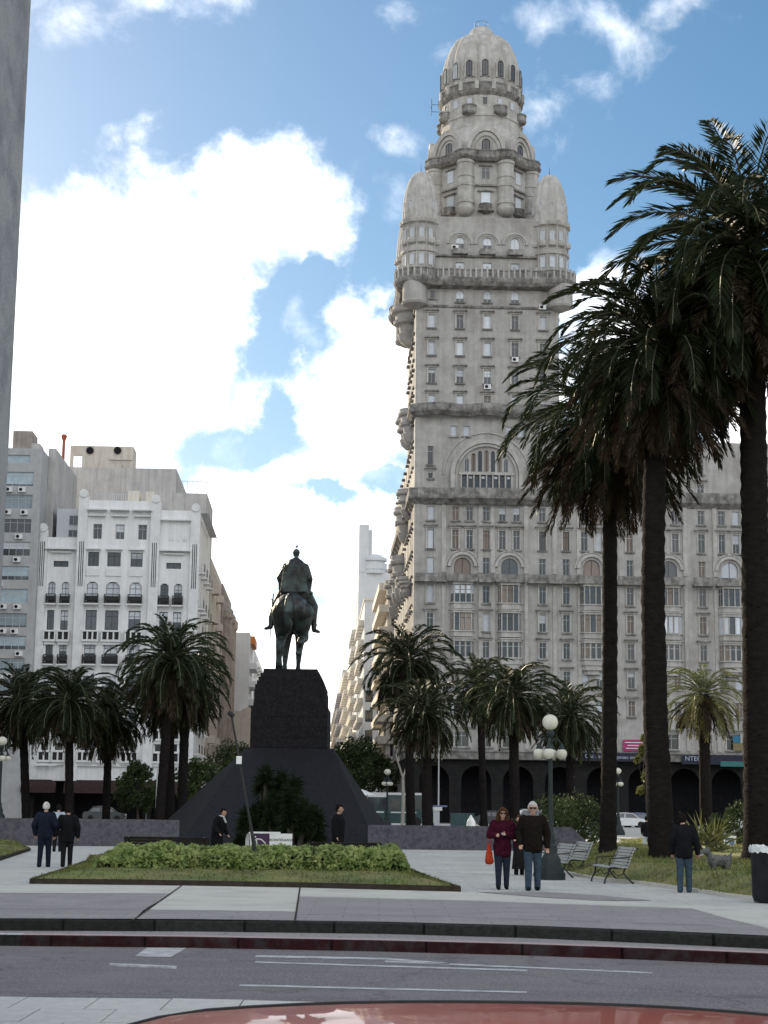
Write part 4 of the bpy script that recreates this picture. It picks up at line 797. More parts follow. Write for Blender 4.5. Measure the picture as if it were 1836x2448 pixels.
# small picture sign on the far lawn
ps = at(1745, 2030, 70); ps.z = 0; t = thing('picture_sign', 'small white framed sign with blue and white picture on the far lawn', 'sign', ps); b = MB(); b.box(-.23,.23,-.03,.03,.06,.62); b.box(-.26,.26,-.05,.05,.62,.7); b.build('frame', M['signwhite'], t); b = MB(); b.box(-.19,.19,-.036,-.03,.1,.58); b.build('picture', M['carblue'], t); b = MB(); b.box(-.16,-.02,-.04,-.037,.25,.5); b.box(.05,.13,-.04,-.037,.12,.3); b.build('picture_mark', M['signwhite'], t)
# white planter stones edging the far lawn
b0 = gnd(1747, 2032, 0); b = MB(); b.prism([(-.95,-.1),(.95,-.12),(1,.15),(-.8,.15)], 0, .2); o = b.build('kerb_stone', M['plaza'], loc=b0); tag(o, 'long pale kerb stone on the far side of the lawn', 'kerb stone')
# vehicles
def car(label, loc, rz, paint, Ln=4.2, Wd=1.7, Hh=1.44, cat='car', group='parked cars', name='parked_car'):
    t = thing(name, label, cat, loc, rz, group); hl = Ln/2; k = Hh/1.44
    low = [(-hl,.42),(-hl+.05,.28),(-hl+.5,.2),(hl-.5,.2),(hl-.06,.28),(hl,.45),(hl-.02,.62),(hl-.12,.78*k),(hl-.9,.9*k),(-hl+.5,.93*k),(-hl+.1,.88*k),(-hl-.0,.66)]
    def sect(prof, w0, w1, b, z0, z1):
        n = len(prof); f = lambda z: w0+(w1-w0)*max(0, min(1, (z-z0)/(z1-z0)))
        vs = [(x, -f(z), z) for x, z in prof]+[(x, f(z), z) for x, z in prof]; b.add(vs, [tuple(range(n)), tuple(range(2*n-1, n-1, -1))]+[(i, n+i, n+(i+1) % n, (i+1) % n) for i in range(n)])
    b = MB(); sect(low, Wd/2, Wd/2-.04, b, .5, .95)
    nx, ny = 22, 12; x0, x1 = -hl+.92, hl-1.45        # cambered roof panel
    def rf(i, j):
        u = i/nx*2-1; w = j/ny*2-1; x = (x0+x1)/2+(x1-x0)/2*u; y = (Wd/2-.16)*w*(1-.06*u*u); z = Hh-.055*u*u*abs(u)**.4-.05*abs(w)**2.6-.03*max(0, abs(u)-.8)*5
        return (x, y, z)
    b.add([rf(i, j) for i in range(nx+1) for j in range(ny+1)], [(i*(ny+1)+j, (i+1)*(ny+1)+j, (i+1)*(ny+1)+j+1, i*(ny+1)+j+1) for i in range(nx) for j in range(ny)])
    yb, yr = Wd/2-.06, Wd/2-.17
    for sy in (-1, 1):
        for (xa, za, xb, zb_) in ((-hl+.55,.9*k,x0,Hh-.11), (hl-.95,.9*k,x1,Hh-.11), ((x0+x1)/2-.05,.9*k,(x0+x1)/2,Hh-.06)): b.tube([(xa,sy*yb,za),(xb,sy*yr,zb_-.06)], .045, 6)
        b.tube([(x0,sy*yr,Hh-.14),((x0+x1)/2,sy*(yr+.005),Hh-.09),(x1,sy*yr,Hh-.14)], .035, 6)
    bd = b.build('body', M[paint], t, True)
    g = MB(); gl = [(-hl+.57,.9*k),(hl-.97,.9*k),(x1-.02,Hh-.13),(x0+.02,Hh-.13)]; sect(gl, yb-.02, yr-.02, g, .9*k, Hh-.13); g.build('windows', M['glass'], t)
    s = MB()
    for sy in (-1, 1): s.tube([V(rf(.3+(nx-.6)*k/16, (ny*.5)+sy*ny*.5*(.66 if 0 < k < 16 else .5)))+V((0,0,-.004)) for k in range(17)], .012, 6)
    s.build('roof_seal', M['seal'], t)
    for sx in (-1, 1):
        for sy in (-1, 1):
            w = MB(); w.lathe([(.18,-.1),(.29,-.1),(.31,-.07),(.31,.07),(.29,.1),(.18,.1)], n=20); w.xf(Matrix.Translation((sx*(hl-.78), sy*(Wd/2-.08), .31)) @ Matrix.Rotation(PI/2, 4, 'X')); wo_ = w.build('wheel', M['tyre'], t, True)
            w = MB(); w.lathe([(.001,-.07),(.19,-.085),(.19,.085),(.001,.07)], n=16); w.xf(Matrix.Translation((sx*(hl-.78), sy*(Wd/2-.08), .31)) @ Matrix.Rotation(PI/2, 4, 'X')); w.build('rim', M['rim'], wo_)
    for sx, mm, nm in ((1, 'lens', 'headlight'), (-1, 'carred', 'tail_light')):
        for sy in (-1, 1): l_ = MB(); l_.obox((sx*(hl-.03), sy*(Wd/2-.28), .66), (.045,.18,.07), Matrix.Identity(3)); l_.build(nm, M[mm], t)
    return t
car('red car parked right in front of the camera, only its roof in view', V((.04, 4.12, -.30)), rad(180.8), 'carred', 4.4, 1.66, 1.47)
for px, py, Y, rz, pt, lab in ((1497, 1995, 172, 5, 'carwhite', 'white car far off between two palm trunks'), (1530, 1995, 173, 4, 'carblue', 'blue car far off next to the white one by the palm trunk'), (1275, 1960, 150, 8, 'carwhite', 'white car roof showing behind the shoulders of the white-haired man'), (1785, 1960, 160, 0, 'carwhite', 'pale vehicle half hidden by the green shrub'), (1180, 1960, 174, 2, 'carblack', 'dark grey car before the arcade just left of the red-coated woman'), (250, 1960, 168, 3, 'carblack', 'dark car under the awnings of the white building')):
    b0 = at(px, 1960, Y); b0.z = 0; car(lab, b0, rad(rz), pt, 4.1, 1.7, 1.5 if Y > 155 else 1.72)
b0 = at(948, 1960, 150); t = thing('city_bus', 'dark teal bus with pale roof behind the granite wall', 'bus', V((b0.x, 150, 0)), rad(4)); b = MB(); b.prism([(-2.6,-1.2),(2.3,-1.2),(2.6,-.9),(2.6,.9),(2.3,1.2),(-2.6,1.2)], .35, 2.75); b.build('body', M['busgreen'], t)
b = MB(); b.prism([(-2.3,-1.1),(2.2,-1.1),(2.2,1.1),(-2.3,1.1)], 2.75, 2.95); b.box(-2.62,-.9,-1.26,-1.2,2.55,2.8); b.build('roof', M['carwhite'], t)
for x in (-2.2,-1.2,-.2,.8,1.7): w = MB(); w.box(x-.4,x+.4,-1.22,-1.19,1.5,2.4); w.build('window', M['glass'], t)
b = MB(); b.box(-2.6,-1.2,-1.23,-1.2,1.22,1.34); b.box(-.6,1.6,-1.23,-1.2,1.22,1.32); b.build('trim_stripe', M['carwhite'], t)
for x in (-1.7, 1.6): w = MB(); w.lathe([(.2,-.12),(.45,-.12),(.45,.12),(.2,.12)], n=18); w.xf(Matrix.Translation((x,-1.1,.45)) @ Matrix.Rotation(PI/2, 4, 'X')); w.build('wheel', M['tyre'], t)
b0 = at(1043, 1960, 120); t = thing('phone_booth', 'pale grey booth with overhanging top standing behind the granite wall', 'booth', V((b0.x, 120, 0))); b = MB(); b.prism([(-.22,-.22),(.22,-.22),(.22,.22),(-.22,.22)], 0, 1.5); b.box(-.05,.09,-.24,-.22,1.15,1.32); b.build('column', M['paleblue'], t); b = MB(); b.prism([(-.62,-.3),(.4,-.3),(.4,.3),(-.62,.3)], 1.5, 1.75); b.build('hood', M['signwhite'], t); b = MB(); b.prism([(-.65,-.32),(.75,-.32),(.75,.32),(-.65,.32)], 1.75, 1.86); b.build('canopy', M['carblue'], t)
b0 = at(1105, 1960, 118); b = MB(); b.box(-.8,.8,-.25,.25,0,1.3); b.box(-.83,.83,-.28,.28,1.3,1.36); o = b.build('utility_box', M['busgreen'], loc=V((b0.x,118,0))); tag(o, 'dark green utility box behind the wall left of the woman', 'utility box')
b0 = at(1126, 1960, 100); b = MB(); b.lathe([(.26,0),(.26,.9),(.2,1.0),(.05,1.25),(.02,1.3)], n=14); o = b.build('traffic_cone', M['signwhite'], loc=V((b0.x,100,0)), smooth=True); tag(o, 'small white pointed marker behind the wall left of the woman', 'marker post')
b0 = at(865, 1960, 128); t = thing('cafe_umbrella', 'pale flat umbrella canopy right of the monument slope', 'umbrella', V((b0.x, 128, 0))); b = MB(); b.lathe([(1.1,2.55),(.6,2.75),(.02,2.98)], n=8); b.build('canopy', M['signwhite'], t); b = MB(); b.tube([(0,0,0),(0,0,2.8)], .03, 6); b.build('pole', M['iron'], t)
# ------------------------------------------------------------------ buildings
WC = {}
WM = lambda fr: [M[fr], M['glass'], M['blind'], M['curtain'], M['skyglass']]
def winmesh(w, h, kind, arch, fr):
    w, h = round(w, 1) if w > .4 else round(w, 2), round(h, 1); key = (w, h, kind, arch, fr)
    if key in WC: return WC[key]
    b = MB(); x = w/2; kd, frac = (kind.split(':')+['1'])[:2]; frac = float(frac); pm = {'glass': 1, 'blind': 2, 'curtain': 3, 'sky': 4}
    if arch:
        zs = h-x; out = [(-x, 0), (x, 0)]+[(x*math.cos(a), zs+x*math.sin(a)) for a in [PI*i/10 for i in range(11)]]
        b.add([(p, 0, z) for p, z in out], [tuple(range(len(out)))], 1 if frac < 1 else pm[kd]); b.tube([(p, -.02, z) for p, z in out+[out[0]]], .055, 4, 0)
        if frac < 1 and kd != 'glass':
            zc = h*(1-frac); oo = [(p, max(z, zc)) for p, z in out]; b.add([(p, -.015, z) for p, z in oo], [tuple(range(len(oo)))], pm[kd])
        b.box(-.03, .03, -.04, .0, 0, h-.02, 0)
    else:
        b.add([(-x,0,0),(x,0,0),(x,0,h),(-x,0,h)], [(0,1,2,3)], 1)
        if kd != 'glass': b.add([(-x,-.016,h*(1-frac)),(x,-.016,h*(1-frac)),(x,-.016,h),(-x,-.016,h)], [(0,1,2,3)], pm[kd])
        t = .055; b.box(-x,-x+t,-.05,.02,0,h); b.box(x-t,x,-.05,.02,0,h); b.box(-x+t,x-t,-.05,.02,0,t); b.box(-x+t,x-t,-.05,.02,h-t,h)
        if kd == 'sky' or kd != 'blind' or frac < .9:
            n = max(1, round(w/.75)) if w > .7 else 0
            for i in range(1, n if n > 1 else 2):
                if n: xx = -x+w*i/n if n > 1 else 0; b.box(xx-.025, xx+.025, -.045, .0, t, h-t)
            if h > 1.5: b.box(-x+t, x-t, -.044, .0, h*.7, h*.7+.05)
    WC[key] = b.mesh('window', WM(fr)); return WC[key]
def facade(mb, f, s0, s1, z0, z1, holes, depth=.28, mi=0):
    hs = [h for h in holes if h[0] > s0+.01 and h[1] < s1-.01 and h[2] > z0+.01 and h[3] < z1-.01]
    S = sorted({s0, s1, *[h[0] for h in hs], *[h[1] for h in hs]}); Z = sorted({z0, z1, *[h[2] for h in hs], *[h[3] for h in hs]})
    for j in range(len(Z)-1):
        zc = (Z[j]+Z[j+1])/2; run = None; row = [h for h in hs if h[2] < zc < h[3]]
        for i in range(len(S)-1):
            sc = (S[i]+S[i+1])/2; inside = any(h[0] < sc < h[1] for h in row)
            if not inside: run = S[i] if run is None else run
            if run is not None and (inside or i == len(S)-2):
                e = S[i] if inside else S[i+1]; mb.add([f(run,Z[j],0), f(e,Z[j],0), f(e,Z[j+1],0), f(run,Z[j+1],0)], [(0,1,2,3)], mi); run = None
    for a, c, zl, zh in hs:
        q = [(a,zl),(c,zl),(c,zh),(a,zh)]
        for k in range(4):
            (xa, za), (xb, zb_) = q[k], q[(k+1) % 4]; mb.add([f(xa,za,0), f(xb,zb_,0), f(xb,zb_,depth), f(xa,za,depth)], [(0,1,2,3)], mi)
class Bld:
    def __init__(s, name, label, cat, u, v, group=None):
        s.t = thing(name, label, cat, cw(u, v), CA, group); s.o = V((u, v, 0)); s.w = []; s.em = ('salvo_lt', 'salvo_dk')
    def part(s, mb, name, m, parent=None, smooth=False):
        mb.v = [x-s.o for x in mb.v]; return mb.build(name, [M[x] for x in ([m] if isinstance(m, str) else m)], parent or s.t, smooth)
    def win(s, u, v, z, w, h, kind='glass', rz=0.0, arch=False, fr='wframe', pri=1.0, extra=None): s.w.append((w*h*pri, (u, v, z), w, h, kind, rz, arch, fr, extra))
    def flush(s, limit=98):
        s.w.sort(key=lambda x: -x[0]); rest = MB(); rex = MB()
        for k, (_, p, w, h, kind, rz, arch, fr, ex) in enumerate(s.w):
            me = winmesh(w, h, kind, arch, fr); p = V(p)-s.o
            if k < limit:
                o = bpy.data.objects.new('window', me); COL.objects.link(o); o.parent = s.t; o.location = p; o.rotation_euler = (0, 0, rz)
                if ex: ex.v = [Matrix.Rotation(-rz, 3, 'Z') @ (x-s.o-p) for x in ex.v]; ex.build('surround', [M[x] for x in s.em], o)
            else:
                if ex: n = len(rex.v); rex.v += [x-s.o for x in ex.v]; rex.f += [tuple(n+i for i in f) for f in ex.f]; rex.m += ex.m
                Mx = Matrix.Translation(p) @ Matrix.Rotation(rz, 4, 'Z'); mi = {'wframe': 0, 'dframe': 0}[fr]; rest.add([Mx @ v.co for v in me.vertices], [tuple(q.vertices) for q in me.polygons]); rest.m[-len(me.polygons):] = [q.material_index for q in me.polygons]
        if rest.v: rest.build('window', WM('wframe'), s.t)['kind'] = 'stuff'
        if rex.v: rex.build('surround', [M[x] for x in s.em], s.t)['kind'] = 'stuff'
    def many(s, pieces, m, smooth=False):
        for nm, mb in pieces: s.part(mb, nm, m, None, smooth)
def FR(v0): return lambda s, z, d: V((s, v0+d, z))
def FL(u0): return lambda s, z, d: V((u0+d, s, z))
def FRt(u0): return lambda s, z, d: V((u0-d, s, z))
R = random.Random(17)
def kindpick(pb, pc):
    r = R.random()
    if r < pb: return 'blind' if R.random() < .65 else 'blind:%.1f' % R.choice([.3, .5, .7])
    return 'curtain' if r < pb+pc else 'glass'
def acunit(b, u, v, z, rz=0): q = MB(); q.box(u-.42, u+.42, v-.36, v, z, z+.58); c = MB(); c.lathe([(.001,-.02),(.2,-.02),(.2,.02),(.001,.02)], n=12); c.xf(Matrix.Translation((u-.12, v-.37, z+.29)) @ Matrix.Rotation(PI/2, 4, 'X')); q.add(c.v, c.f, 1); b.append(q)
# ================================================== the tower palace
B = Bld('tower_palace', 'grand old stone palace with domed tower and corner turrets beside the avenue', 'building', 0, 0)
Zs = lambda py: uv(1163, py)[1]
Us = lambda px, py: uv(px, py)[0]
UT, UB = Us(1336, 766), 66.0; DT = UT; zbelt0, zbelt1 = Zs(1198), Zs(1171); zB = Zs(1047); zT = Zs(532); zC = Zs(675)
holes = []; trim = MB(); ac = []
def W_(px, py, wpx, hpx, row_y=None, kind='glass', v=0, pri=1.0, lintel=True, sill=True, fr='wframe', arch=False, refy=None, ring=None, balcony=False):
    u = Us(px, refy or py); z = Zs(py+hpx/2); w = wpx*200/F; h = hpx*200/F; E = MB()
    holes.append((u-w/2, u+w/2, z, z+h))
    if arch:        # spandrels closing the corners of the square opening
        x = w/2
        for sx in (-1, 1): E.vprism([(u+sx*x*1.01, z+h*1.004)]+[(u+sx*x*math.cos(a)*1.01, z+h-x+x*math.sin(a)) for a in [PI/2*i/5 for i in range(6)]], v-.004, v+.26)
    if sill: E.box(u-w/2-.18, u+w/2+.18, v-.22, v-.002, z-.2, z-.02, 1)
    if lintel:
        E.box(u-w/2-.28, u+w/2+.28, v-.16, v-.002, z+h+.22, z+h+.42); E.box(u-w/2-.42, u+w/2+.42, v-.4, v-.002, z+h+.42, z+h+.56, 1)
        for sx in (-1, 1): E.box(u+sx*(w/2+.06)-.09, u+sx*(w/2+.06)+.09, v-.1, v-.002, z-.02, z+h+.22)
    if ring:
        for ro, ri_, pr in ring:
            n = 14
            for i in range(n):
                a0, a1 = PI*i/n, PI*(i+1)/n; zc_ = z+h*.42 if ring[0][0] < 1.7 else z+.9; E.vprism([(u+ro*math.cos(a1), zc_+ro*math.sin(a1)), (u+ro*math.cos(a0), zc_+ro*math.sin(a0)), (u+ri_*math.cos(a0), zc_+ri_*math.sin(a0)), (u+ri_*math.cos(a1), zc_+ri_*math.sin(a1))], pr, -.002)
    if balcony: E.box(u-.95, u+.95, -.75, -.002, z-.75, z-.55, 1); E.box(u-.95, u+.95, -.75, -.65, z-.55, z-.08, 1); E.box(u-.95,u-.87,-.65,-.002,z-.55,z-.1, 1); E.box(u+.87,u+.95,-.65,-.002,z-.55,z-.1, 1)
    B.win(u, v+.2, z, w, h, kind, 0, arch, fr, pri, E if E.v else None)
    return u, z, w, h
tc_ = [1032, 1099.5, 1165, 1231, 1298]
for ri, py in enumerate((769, 834, 900, 962)):
    for ci, px in enumerate(tc_):
        kd = 'blind' if R.random() < .6 else kindpick(.4, .2)
        if (ri, ci) in ((1, 4), (2, 3)): kd = 'glass'
        if (ri, ci) in ((2, 1), (2, 2)): kd = 'blind:.5'
        u, z, w, h = W_(px, py, 18, 34, kind=kd, pri=1.4)
        if (ri, ci) in ((1, 3), (2, 2)): acunit(ac, u, -.05, z-.75)
for px in tc_[1:4]: W_(px, 708, 20, 30, kind='blind:.7', arch=True, pri=1.4, lintel=False)
W_(1034, 706, 13, 20, kind='glass', lintel=False)
u, z, w, h = W_(1300, 726, 12, 18, kind='glass', lintel=False, sill=False); acunit(ac, u-.2, -.1, z-.2)
for px in tc_[1:4]:
    W_(px, 581, 22, 33, kind=R.choice(['blind:.5', 'blind', 'blind:.6']), arch=True, lintel=False, sill=False, pri=1.5, ring=((1.62, 1.34, -.18), (1.28, 1.12, -.1)), balcony=True); W_(px, 641, 22, 30, kind='blind', lintel=False, pri=1.5)
acunit(ac, Us(1087, 595), -.3, Zs(602))
for px in (1084, 1115, 1216, 1246): W_(px, 1031, 16, 26, kind='blind', lintel=False, pri=1.3)
W_(1029, 1090, 15, 46, kind='glass', fr='dframe', lintel=False); W_(1029, 1139, 12, 14, kind='glass', fr='dframe')
# great arched window
ua = Us(1163, 1130); zs_ = Zs(1136)
for ro, ri_, pr in ((4.35, 3.85, -.5), (3.8, 3.5, -.3), (5.3, 5.12, -.16)):
    n = 26
    for i in range(n):
        a0, a1 = PI*i/n, PI*(i+1)/n; trim.vprism([(ua+ro*math.cos(a1), zs_+ro*math.sin(a1)), (ua+ro*math.cos(a0), zs_+ro*math.sin(a0)), (ua+ri_*math.cos(a0), zs_+ri_*math.sin(a0)), (ua+ri_*math.cos(a1), zs_+ri_*math.sin(a1))], pr, -.002)
for sx in (-1, 1):
    for a, c, pr in ((3.85, 4.35, -.5), (3.5, 3.8, -.3)): trim.box(min(ua+sx*a, ua+sx*c), max(ua+sx*a, ua+sx*c), pr, -.002, zbelt1, zs_-.002)
for i in range(8):
    u = ua-3.05+6.1*(i+.5)/8; h = Zs(1136)-Zs(1172); z = Zs(1172); holes.append((u-.27, u+.27, z, z+h)); B.win(u, .22, z, .54, h, 'blind:.2' if i % 2 else 'glass', 0, False, 'dframe', 2)
    trim.box(u-.44, u-.32, -.12, -.002, z, z+h+.1)
for i in range(7):
    u = ua-2.75+5.5*(i+.5)/7; hh = math.sqrt(max(.2, 3.2**2-(u-ua)**2))-.55; z = zs_+.42
    if hh < .6: continue
    holes.append((u-.24, u+.24, z, z+hh)); B.win(u, .16, z, .48, hh, 'curtain' if i % 2 else 'glass', 0, True, 'dframe', 2)
    trim.vprism([(u-.245, z+hh+.004)]+[(u-.24*math.cos(a), z+hh-.24+.24*math.sin(a)) for a in [0, .4, .8, 1.2, PI/2]], -.004, .14); trim.vprism([(u+.245, z+hh+.004)]+[(u+.24*math.cos(a), z+hh-.24+.24*math.sin(a)) for a in [0, .4, .8, 1.2, PI/2]], -.004, .14)
trim.box(ua-3.4, ua+3.4, -.14, -.002, zs_+.02, zs_+.3)
# block rows
bays = [1105, 1218, 1415, 1600, 1746]; singles = [1028, 1162, 1297, 1354, 1507, 1552, 1680]
for u_ in range(4): singles.append(1836+u_*40)
rows = [(1228, 34, 0), (1290, 46, 1), (1353, 40, 2), (1421, 42, 3), (1488, 42, 4), (1554, 38, 5), (1622, 38, 5), (1690, 36, 5), (1768, 36, 6)]
for px in singles:
    for py, hp, k in rows:
        if k == 6 and px > 1200 and px != 1680: continue
        W_(px, py, 17 if k < 6 else 30, hp, kind=kindpick(.25, .3) if k < 6 else 'glass', lintel=k in (1, 3, 4, 5), refy=1450, pri=1.0 if py < 1600 else .3, fr='dframe' if R.random() < .6 else 'wframe')
for px in singles[3:]:
    W_(px, 1165, 17, 34, kind=kindpick(.2, .2), refy=1450, pri=.5); W_(px, 1107, 17, 34, kind=kindpick(.2, .2), refy=1450, pri=.5)
for px in bays:
    baym = MB()
    ub = Us(px, 1450)
    for py, hp, k in rows:
        if k in (0, 1, 5) and not (k == 5 and py < 1600):
            for dx in (-17, 17): W_(px+dx, py, 17, hp, kind=kindpick(.25, .25), refy=1450, lintel=k == 1, pri=1 if py < 1600 else .3, fr='dframe')
        elif k == 2: W_(px, py, 40, hp, kind=R.choice(['blind', 'curtain', 'glass']), arch=True, refy=1450, lintel=False, fr='dframe', pri=2, ring=((1.75, 1.4, -.3), (2.05, 1.85, -.16)))
        elif k == 6: W_(px, py, 34, hp, kind='glass', refy=1450, fr='dframe', pri=.3)
    # bow windows over three storeys
    P = lambda e: [(ub-1.45-e, 0.02), (ub-1.0-e, -.85-e), (ub+1.0+e, -.85-e), (ub+1.45+e, 0.02)]
    for py, hp in ((1421, 42), (1488, 42), (1554, 38)):
        zl, zh = Zs(py+hp/2), Zs(py-hp/2); baym.prism(P(.05), zl-.75, zl-.02); baym.prism(P(.18), zl-.14, zl); baym.prism(P(.12), zh, zh+.28); baym.prism(P(.22), zh+.28, zh+.42)
        for x in (-1.0, -.36, .36, 1.0): baym.box(ub+x-.06, ub+x+.06, -.84, -.72, zl, zh)
        baym.box(ub-1.42, ub-1.3, -.14, 0, zl, zh); baym.box(ub+1.3, ub+1.42, -.14, 0, zl, zh)
        kd = kindpick(.15, .45)
        for x in (-.68, 0, .68): B.win(ub+x, -.76, zl, .6, zh-zl, kd if R.random() < .7 else 'glass', 0, False, 'dframe', 1.6)
        for sx in (-1, 1): B.win(ub+sx*1.22, -.42, zl, .75, zh-zl, kd, sx*math.atan2(.85, .45), False, 'dframe', .9)
    baym.prism(P(-.1), Zs(1554+19)-1.3, Zs(1554+19)-.75); baym.prism([(ub-1.0, .02), (ub-.6, -.5), (ub+.6, -.5), (ub+1.0, .02)], Zs(1554+19)-1.8, Zs(1554+19)-1.3)
    B.part(baym, 'bow_window_frame', 'salvo_lt'); zl = Zs(1394); q_ = MB(); q_.box(ub-1.75, ub+1.75, -1.25, -.002, zl, zl+.22); q_.box(ub-1.75, ub+1.75, -1.25, -1.1, zl+.222, zl+.95); B.part(q_, 'balcony', 'salvo_dk')
for px, hw in ((1028, 1.9), (1162, .9), (1325, 3.2), (1507, 1.6), (1680, 1.2)):
    u = Us(px, 1450); zl = Zs(1394); b = MB(); b.box(u-hw, u+hw, -.95, -.002, zl-.02, zl+.2); b.box(u-hw, u+hw, -.92, -.8, zl+.202, zl+1.0); B.part(b, 'balcony', 'salvo_dk')
    for i in range(int(hw*2/.5)): pass
for px in (1060, 1148, 1178, 1258, 1326, 1385, 1446, 1470, 1545, 1575, 1640, 1712, 1780): u = Us(px, 1450); b = MB(); b.box(u-.22, u+.22, -.14, -.002, Zs(1790), Zs(1398)); B.part(b, 'pilaster', 'salvo_lt'); b = MB(); b.box(u-.26, u+.26, -.13, -.002, Zs(1370), zbelt0-.1); B.part(b, 'pilaster', 'salvo_lt')
wall_ = MB(); zF = Zs(1798)
aholes = []
for i in range(13): u = 2.6+i*4.9; aholes.append((u-1.75, u+1.75, .06, zF-1.6))
facade(wall_, FR(0), 0, UB, zF, zB, holes, .3); facade(wall_, FR(0), 0, UT, zB, zT, holes, .3)
lh = []
for v in [2.6, 5.2, 8.2, 11.4, 14]+[19+4.4*i for i in range(7)]:
    for py, hp, k in rows+[(769, 34, 9), (834, 34, 9), (900, 34, 9), (962, 34, 9), (1090, 40, 0), (1031, 30, 0)]:
        z = Zs(py+hp/2); h = hp*200/F
        if z > zB-1 and v > 15: continue
        if py > 1600: continue
        lh.append((v-.45, v+.45, z, z+h)); E = MB(); E.box(-.4, -.002, v-.7, v+.7, z+h+.35, z+h+.5, 1); E.box(-.25, -.002, v-.6, v+.6, z-.2, z-.02, 1)
        B.win(.2, v, z, .9, h, kindpick(.4, .2), -PI/2, False, 'dframe', .02, E)
facade(wall_, FL(0), 0, 50, zF, zB, lh, .3); facade(wall_, FL(0), 0, DT, zB, zT, lh, .3)
wall_.add([(UT,0,zB),(UT,DT,zB),(UT,DT,zT),(UT,0,zT)], [(0,1,2,3)]); wall_.add([(0,DT,zB),(UT,DT,zB),(UT,DT,zT),(0,DT,zT)], [(0,1,2,3)])
wall_.add([(0,0,zT),(UT,0,zT),(UT,DT,zT),(0,DT,zT)], [(0,1,2,3)]); wall_.add([(0,0,zB-.01),(UB,0,zB-.01),(UB,50,zB-.01),(0,50,zB-.01)], [(0,1,2,3)])
wall_.add([(UB,0,0),(UB,50,0),(UB,50,zB),(UB,0,zB)], [(0,1,2,3)]); wall_.add([(0,50,0),(UB,50,0),(UB,50,zB),(0,50,zB)], [(0,1,2,3)])
B.part(wall_, 'wall', 'salvo'); 
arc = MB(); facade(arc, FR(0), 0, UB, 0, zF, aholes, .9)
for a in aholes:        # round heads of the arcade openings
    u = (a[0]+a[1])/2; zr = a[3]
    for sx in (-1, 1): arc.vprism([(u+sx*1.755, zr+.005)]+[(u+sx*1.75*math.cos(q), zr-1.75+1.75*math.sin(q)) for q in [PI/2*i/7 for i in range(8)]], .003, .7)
B.part(arc, 'arcade', 'shade_stone'); b = MB(); b.box(.3, UB-.3, 4.0, 4.3, 0, zF); b.box(.3, UB-.3, .95, 4.0, zF-.6, zF-.3); B.part(b, 'arcade_back', 'dark')
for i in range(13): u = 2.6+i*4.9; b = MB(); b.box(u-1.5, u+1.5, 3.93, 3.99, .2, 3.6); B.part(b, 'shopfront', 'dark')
b = MB(); b.band([(0,20),(0,0),(UB,0)], [(0,zF-.9),(.9,zF-.85),(1.0,zF-.1),(1.15,zF),(1.15,zF+.18),(0,zF+.22)]); B.part(b, 'canopy_band', 'salvo_dk')
# belts and cornices
CB = lambda: B.part(b, 'cornice', 'salvo_dk')
b = MB(); b.band([(0,50),(0,0),(1.0,0),(1.0,-.25),(4.6,-.25),(5.2,-.7),(UT-5.4,-.7),(UT-4.8,-.25),(UT-1.2,-.25),(UT-1.2,0),(UB,0)], [(0,zbelt0-.5),(.3,zbelt0-.2),(.75,zbelt0+.12),(.8,zbelt0+.35),(.68,zbelt0+.38),(.68,zbelt1),(.5,zbelt1+.02),(0,zbelt1)]); CB()
path = [(0, DT)]+[(0, .0)]
z0 = Zs(1000); n = 60
wp = [(0,DT),(-.05,9),(-.1,0)]+[(UT*i/n, -.25-.95*(1-math.cos(2*PI*3*(i/n)))/2) for i in range(1, n)]+[(UT+.1,0),(UT+.1,DT)]
prof = [(0,z0),(.25,z0+.1),(.7,z0+.55),(.75,z0+.8),(.62,z0+.83),(.62,z0+1.5),(.45,z0+1.52),(0,z0+1.5)]; b = MB(); b.band(wp, prof); CB(); b = MB()
b.band([(0,DT),(0,0),(UT,0),(UT,DT)], [(0,Zs(738)),(.16,Zs(738)+.05),(.2,Zs(738)+.3),(0,Zs(738)+.35)]); CB(); b = MB()
b.band([(0,DT),(0,0),(UT,0),(UT,DT)], [(0,Zs(618)),(.3,Zs(618)+.1),(.34,Zs(618)+.3),(0,Zs(618)+.35)]); CB(); b = MB()
kT = .3134*201.5/F; ul, ur_ = uv(900+340*.3134, 600)[0], uv(900+1333*.3134, 600)[0]; tv = 1.3
z0 = Zs(690)
def ringpath(rad_):
    P = []
    C = [(ul, tv), (ur_, tv), (ur_, DT-tv), (ul, DT-tv)]
    for k, (cx_, cy_) in enumerate(C):
        base = [PI, 3*PI/2, 0, PI/2][k]
        for i in range(11): a = base-PI/4+(PI)*i/10 if False else base-.62+(PI/2+1.24)*i/10; P.append((cx_+rad_*math.cos(a), cy_+rad_*math.sin(a)))
        if k == 0:
            m0, m1 = P[-1][0], 2*(ul+ur_)/2-P[-1][0]
            for i in range(1, 20): f = i/20; P.append((m0+(m1-m0)*f, -.75-.3*(1-math.cos(2*PI*3*f))/2))
    return P
rp = ringpath(2.75)
b.band(rp, [(-1.2,z0-.25),(.1,z0+.05),(.45,z0+.5),(.55,z0+.8),(.55,z0+1.0),(.4,z0+1.02),(.4,z0+1.85),(.48,z0+1.9),(.48,z0+2.05),(.2,z0+2.06),(-1.6,z0+1.2)], closed=True)
CB(); B.part(trim, 'great_arch', 'salvo_lt')
z0b = z0
for k, v in enumerate(rp[::3]): pass
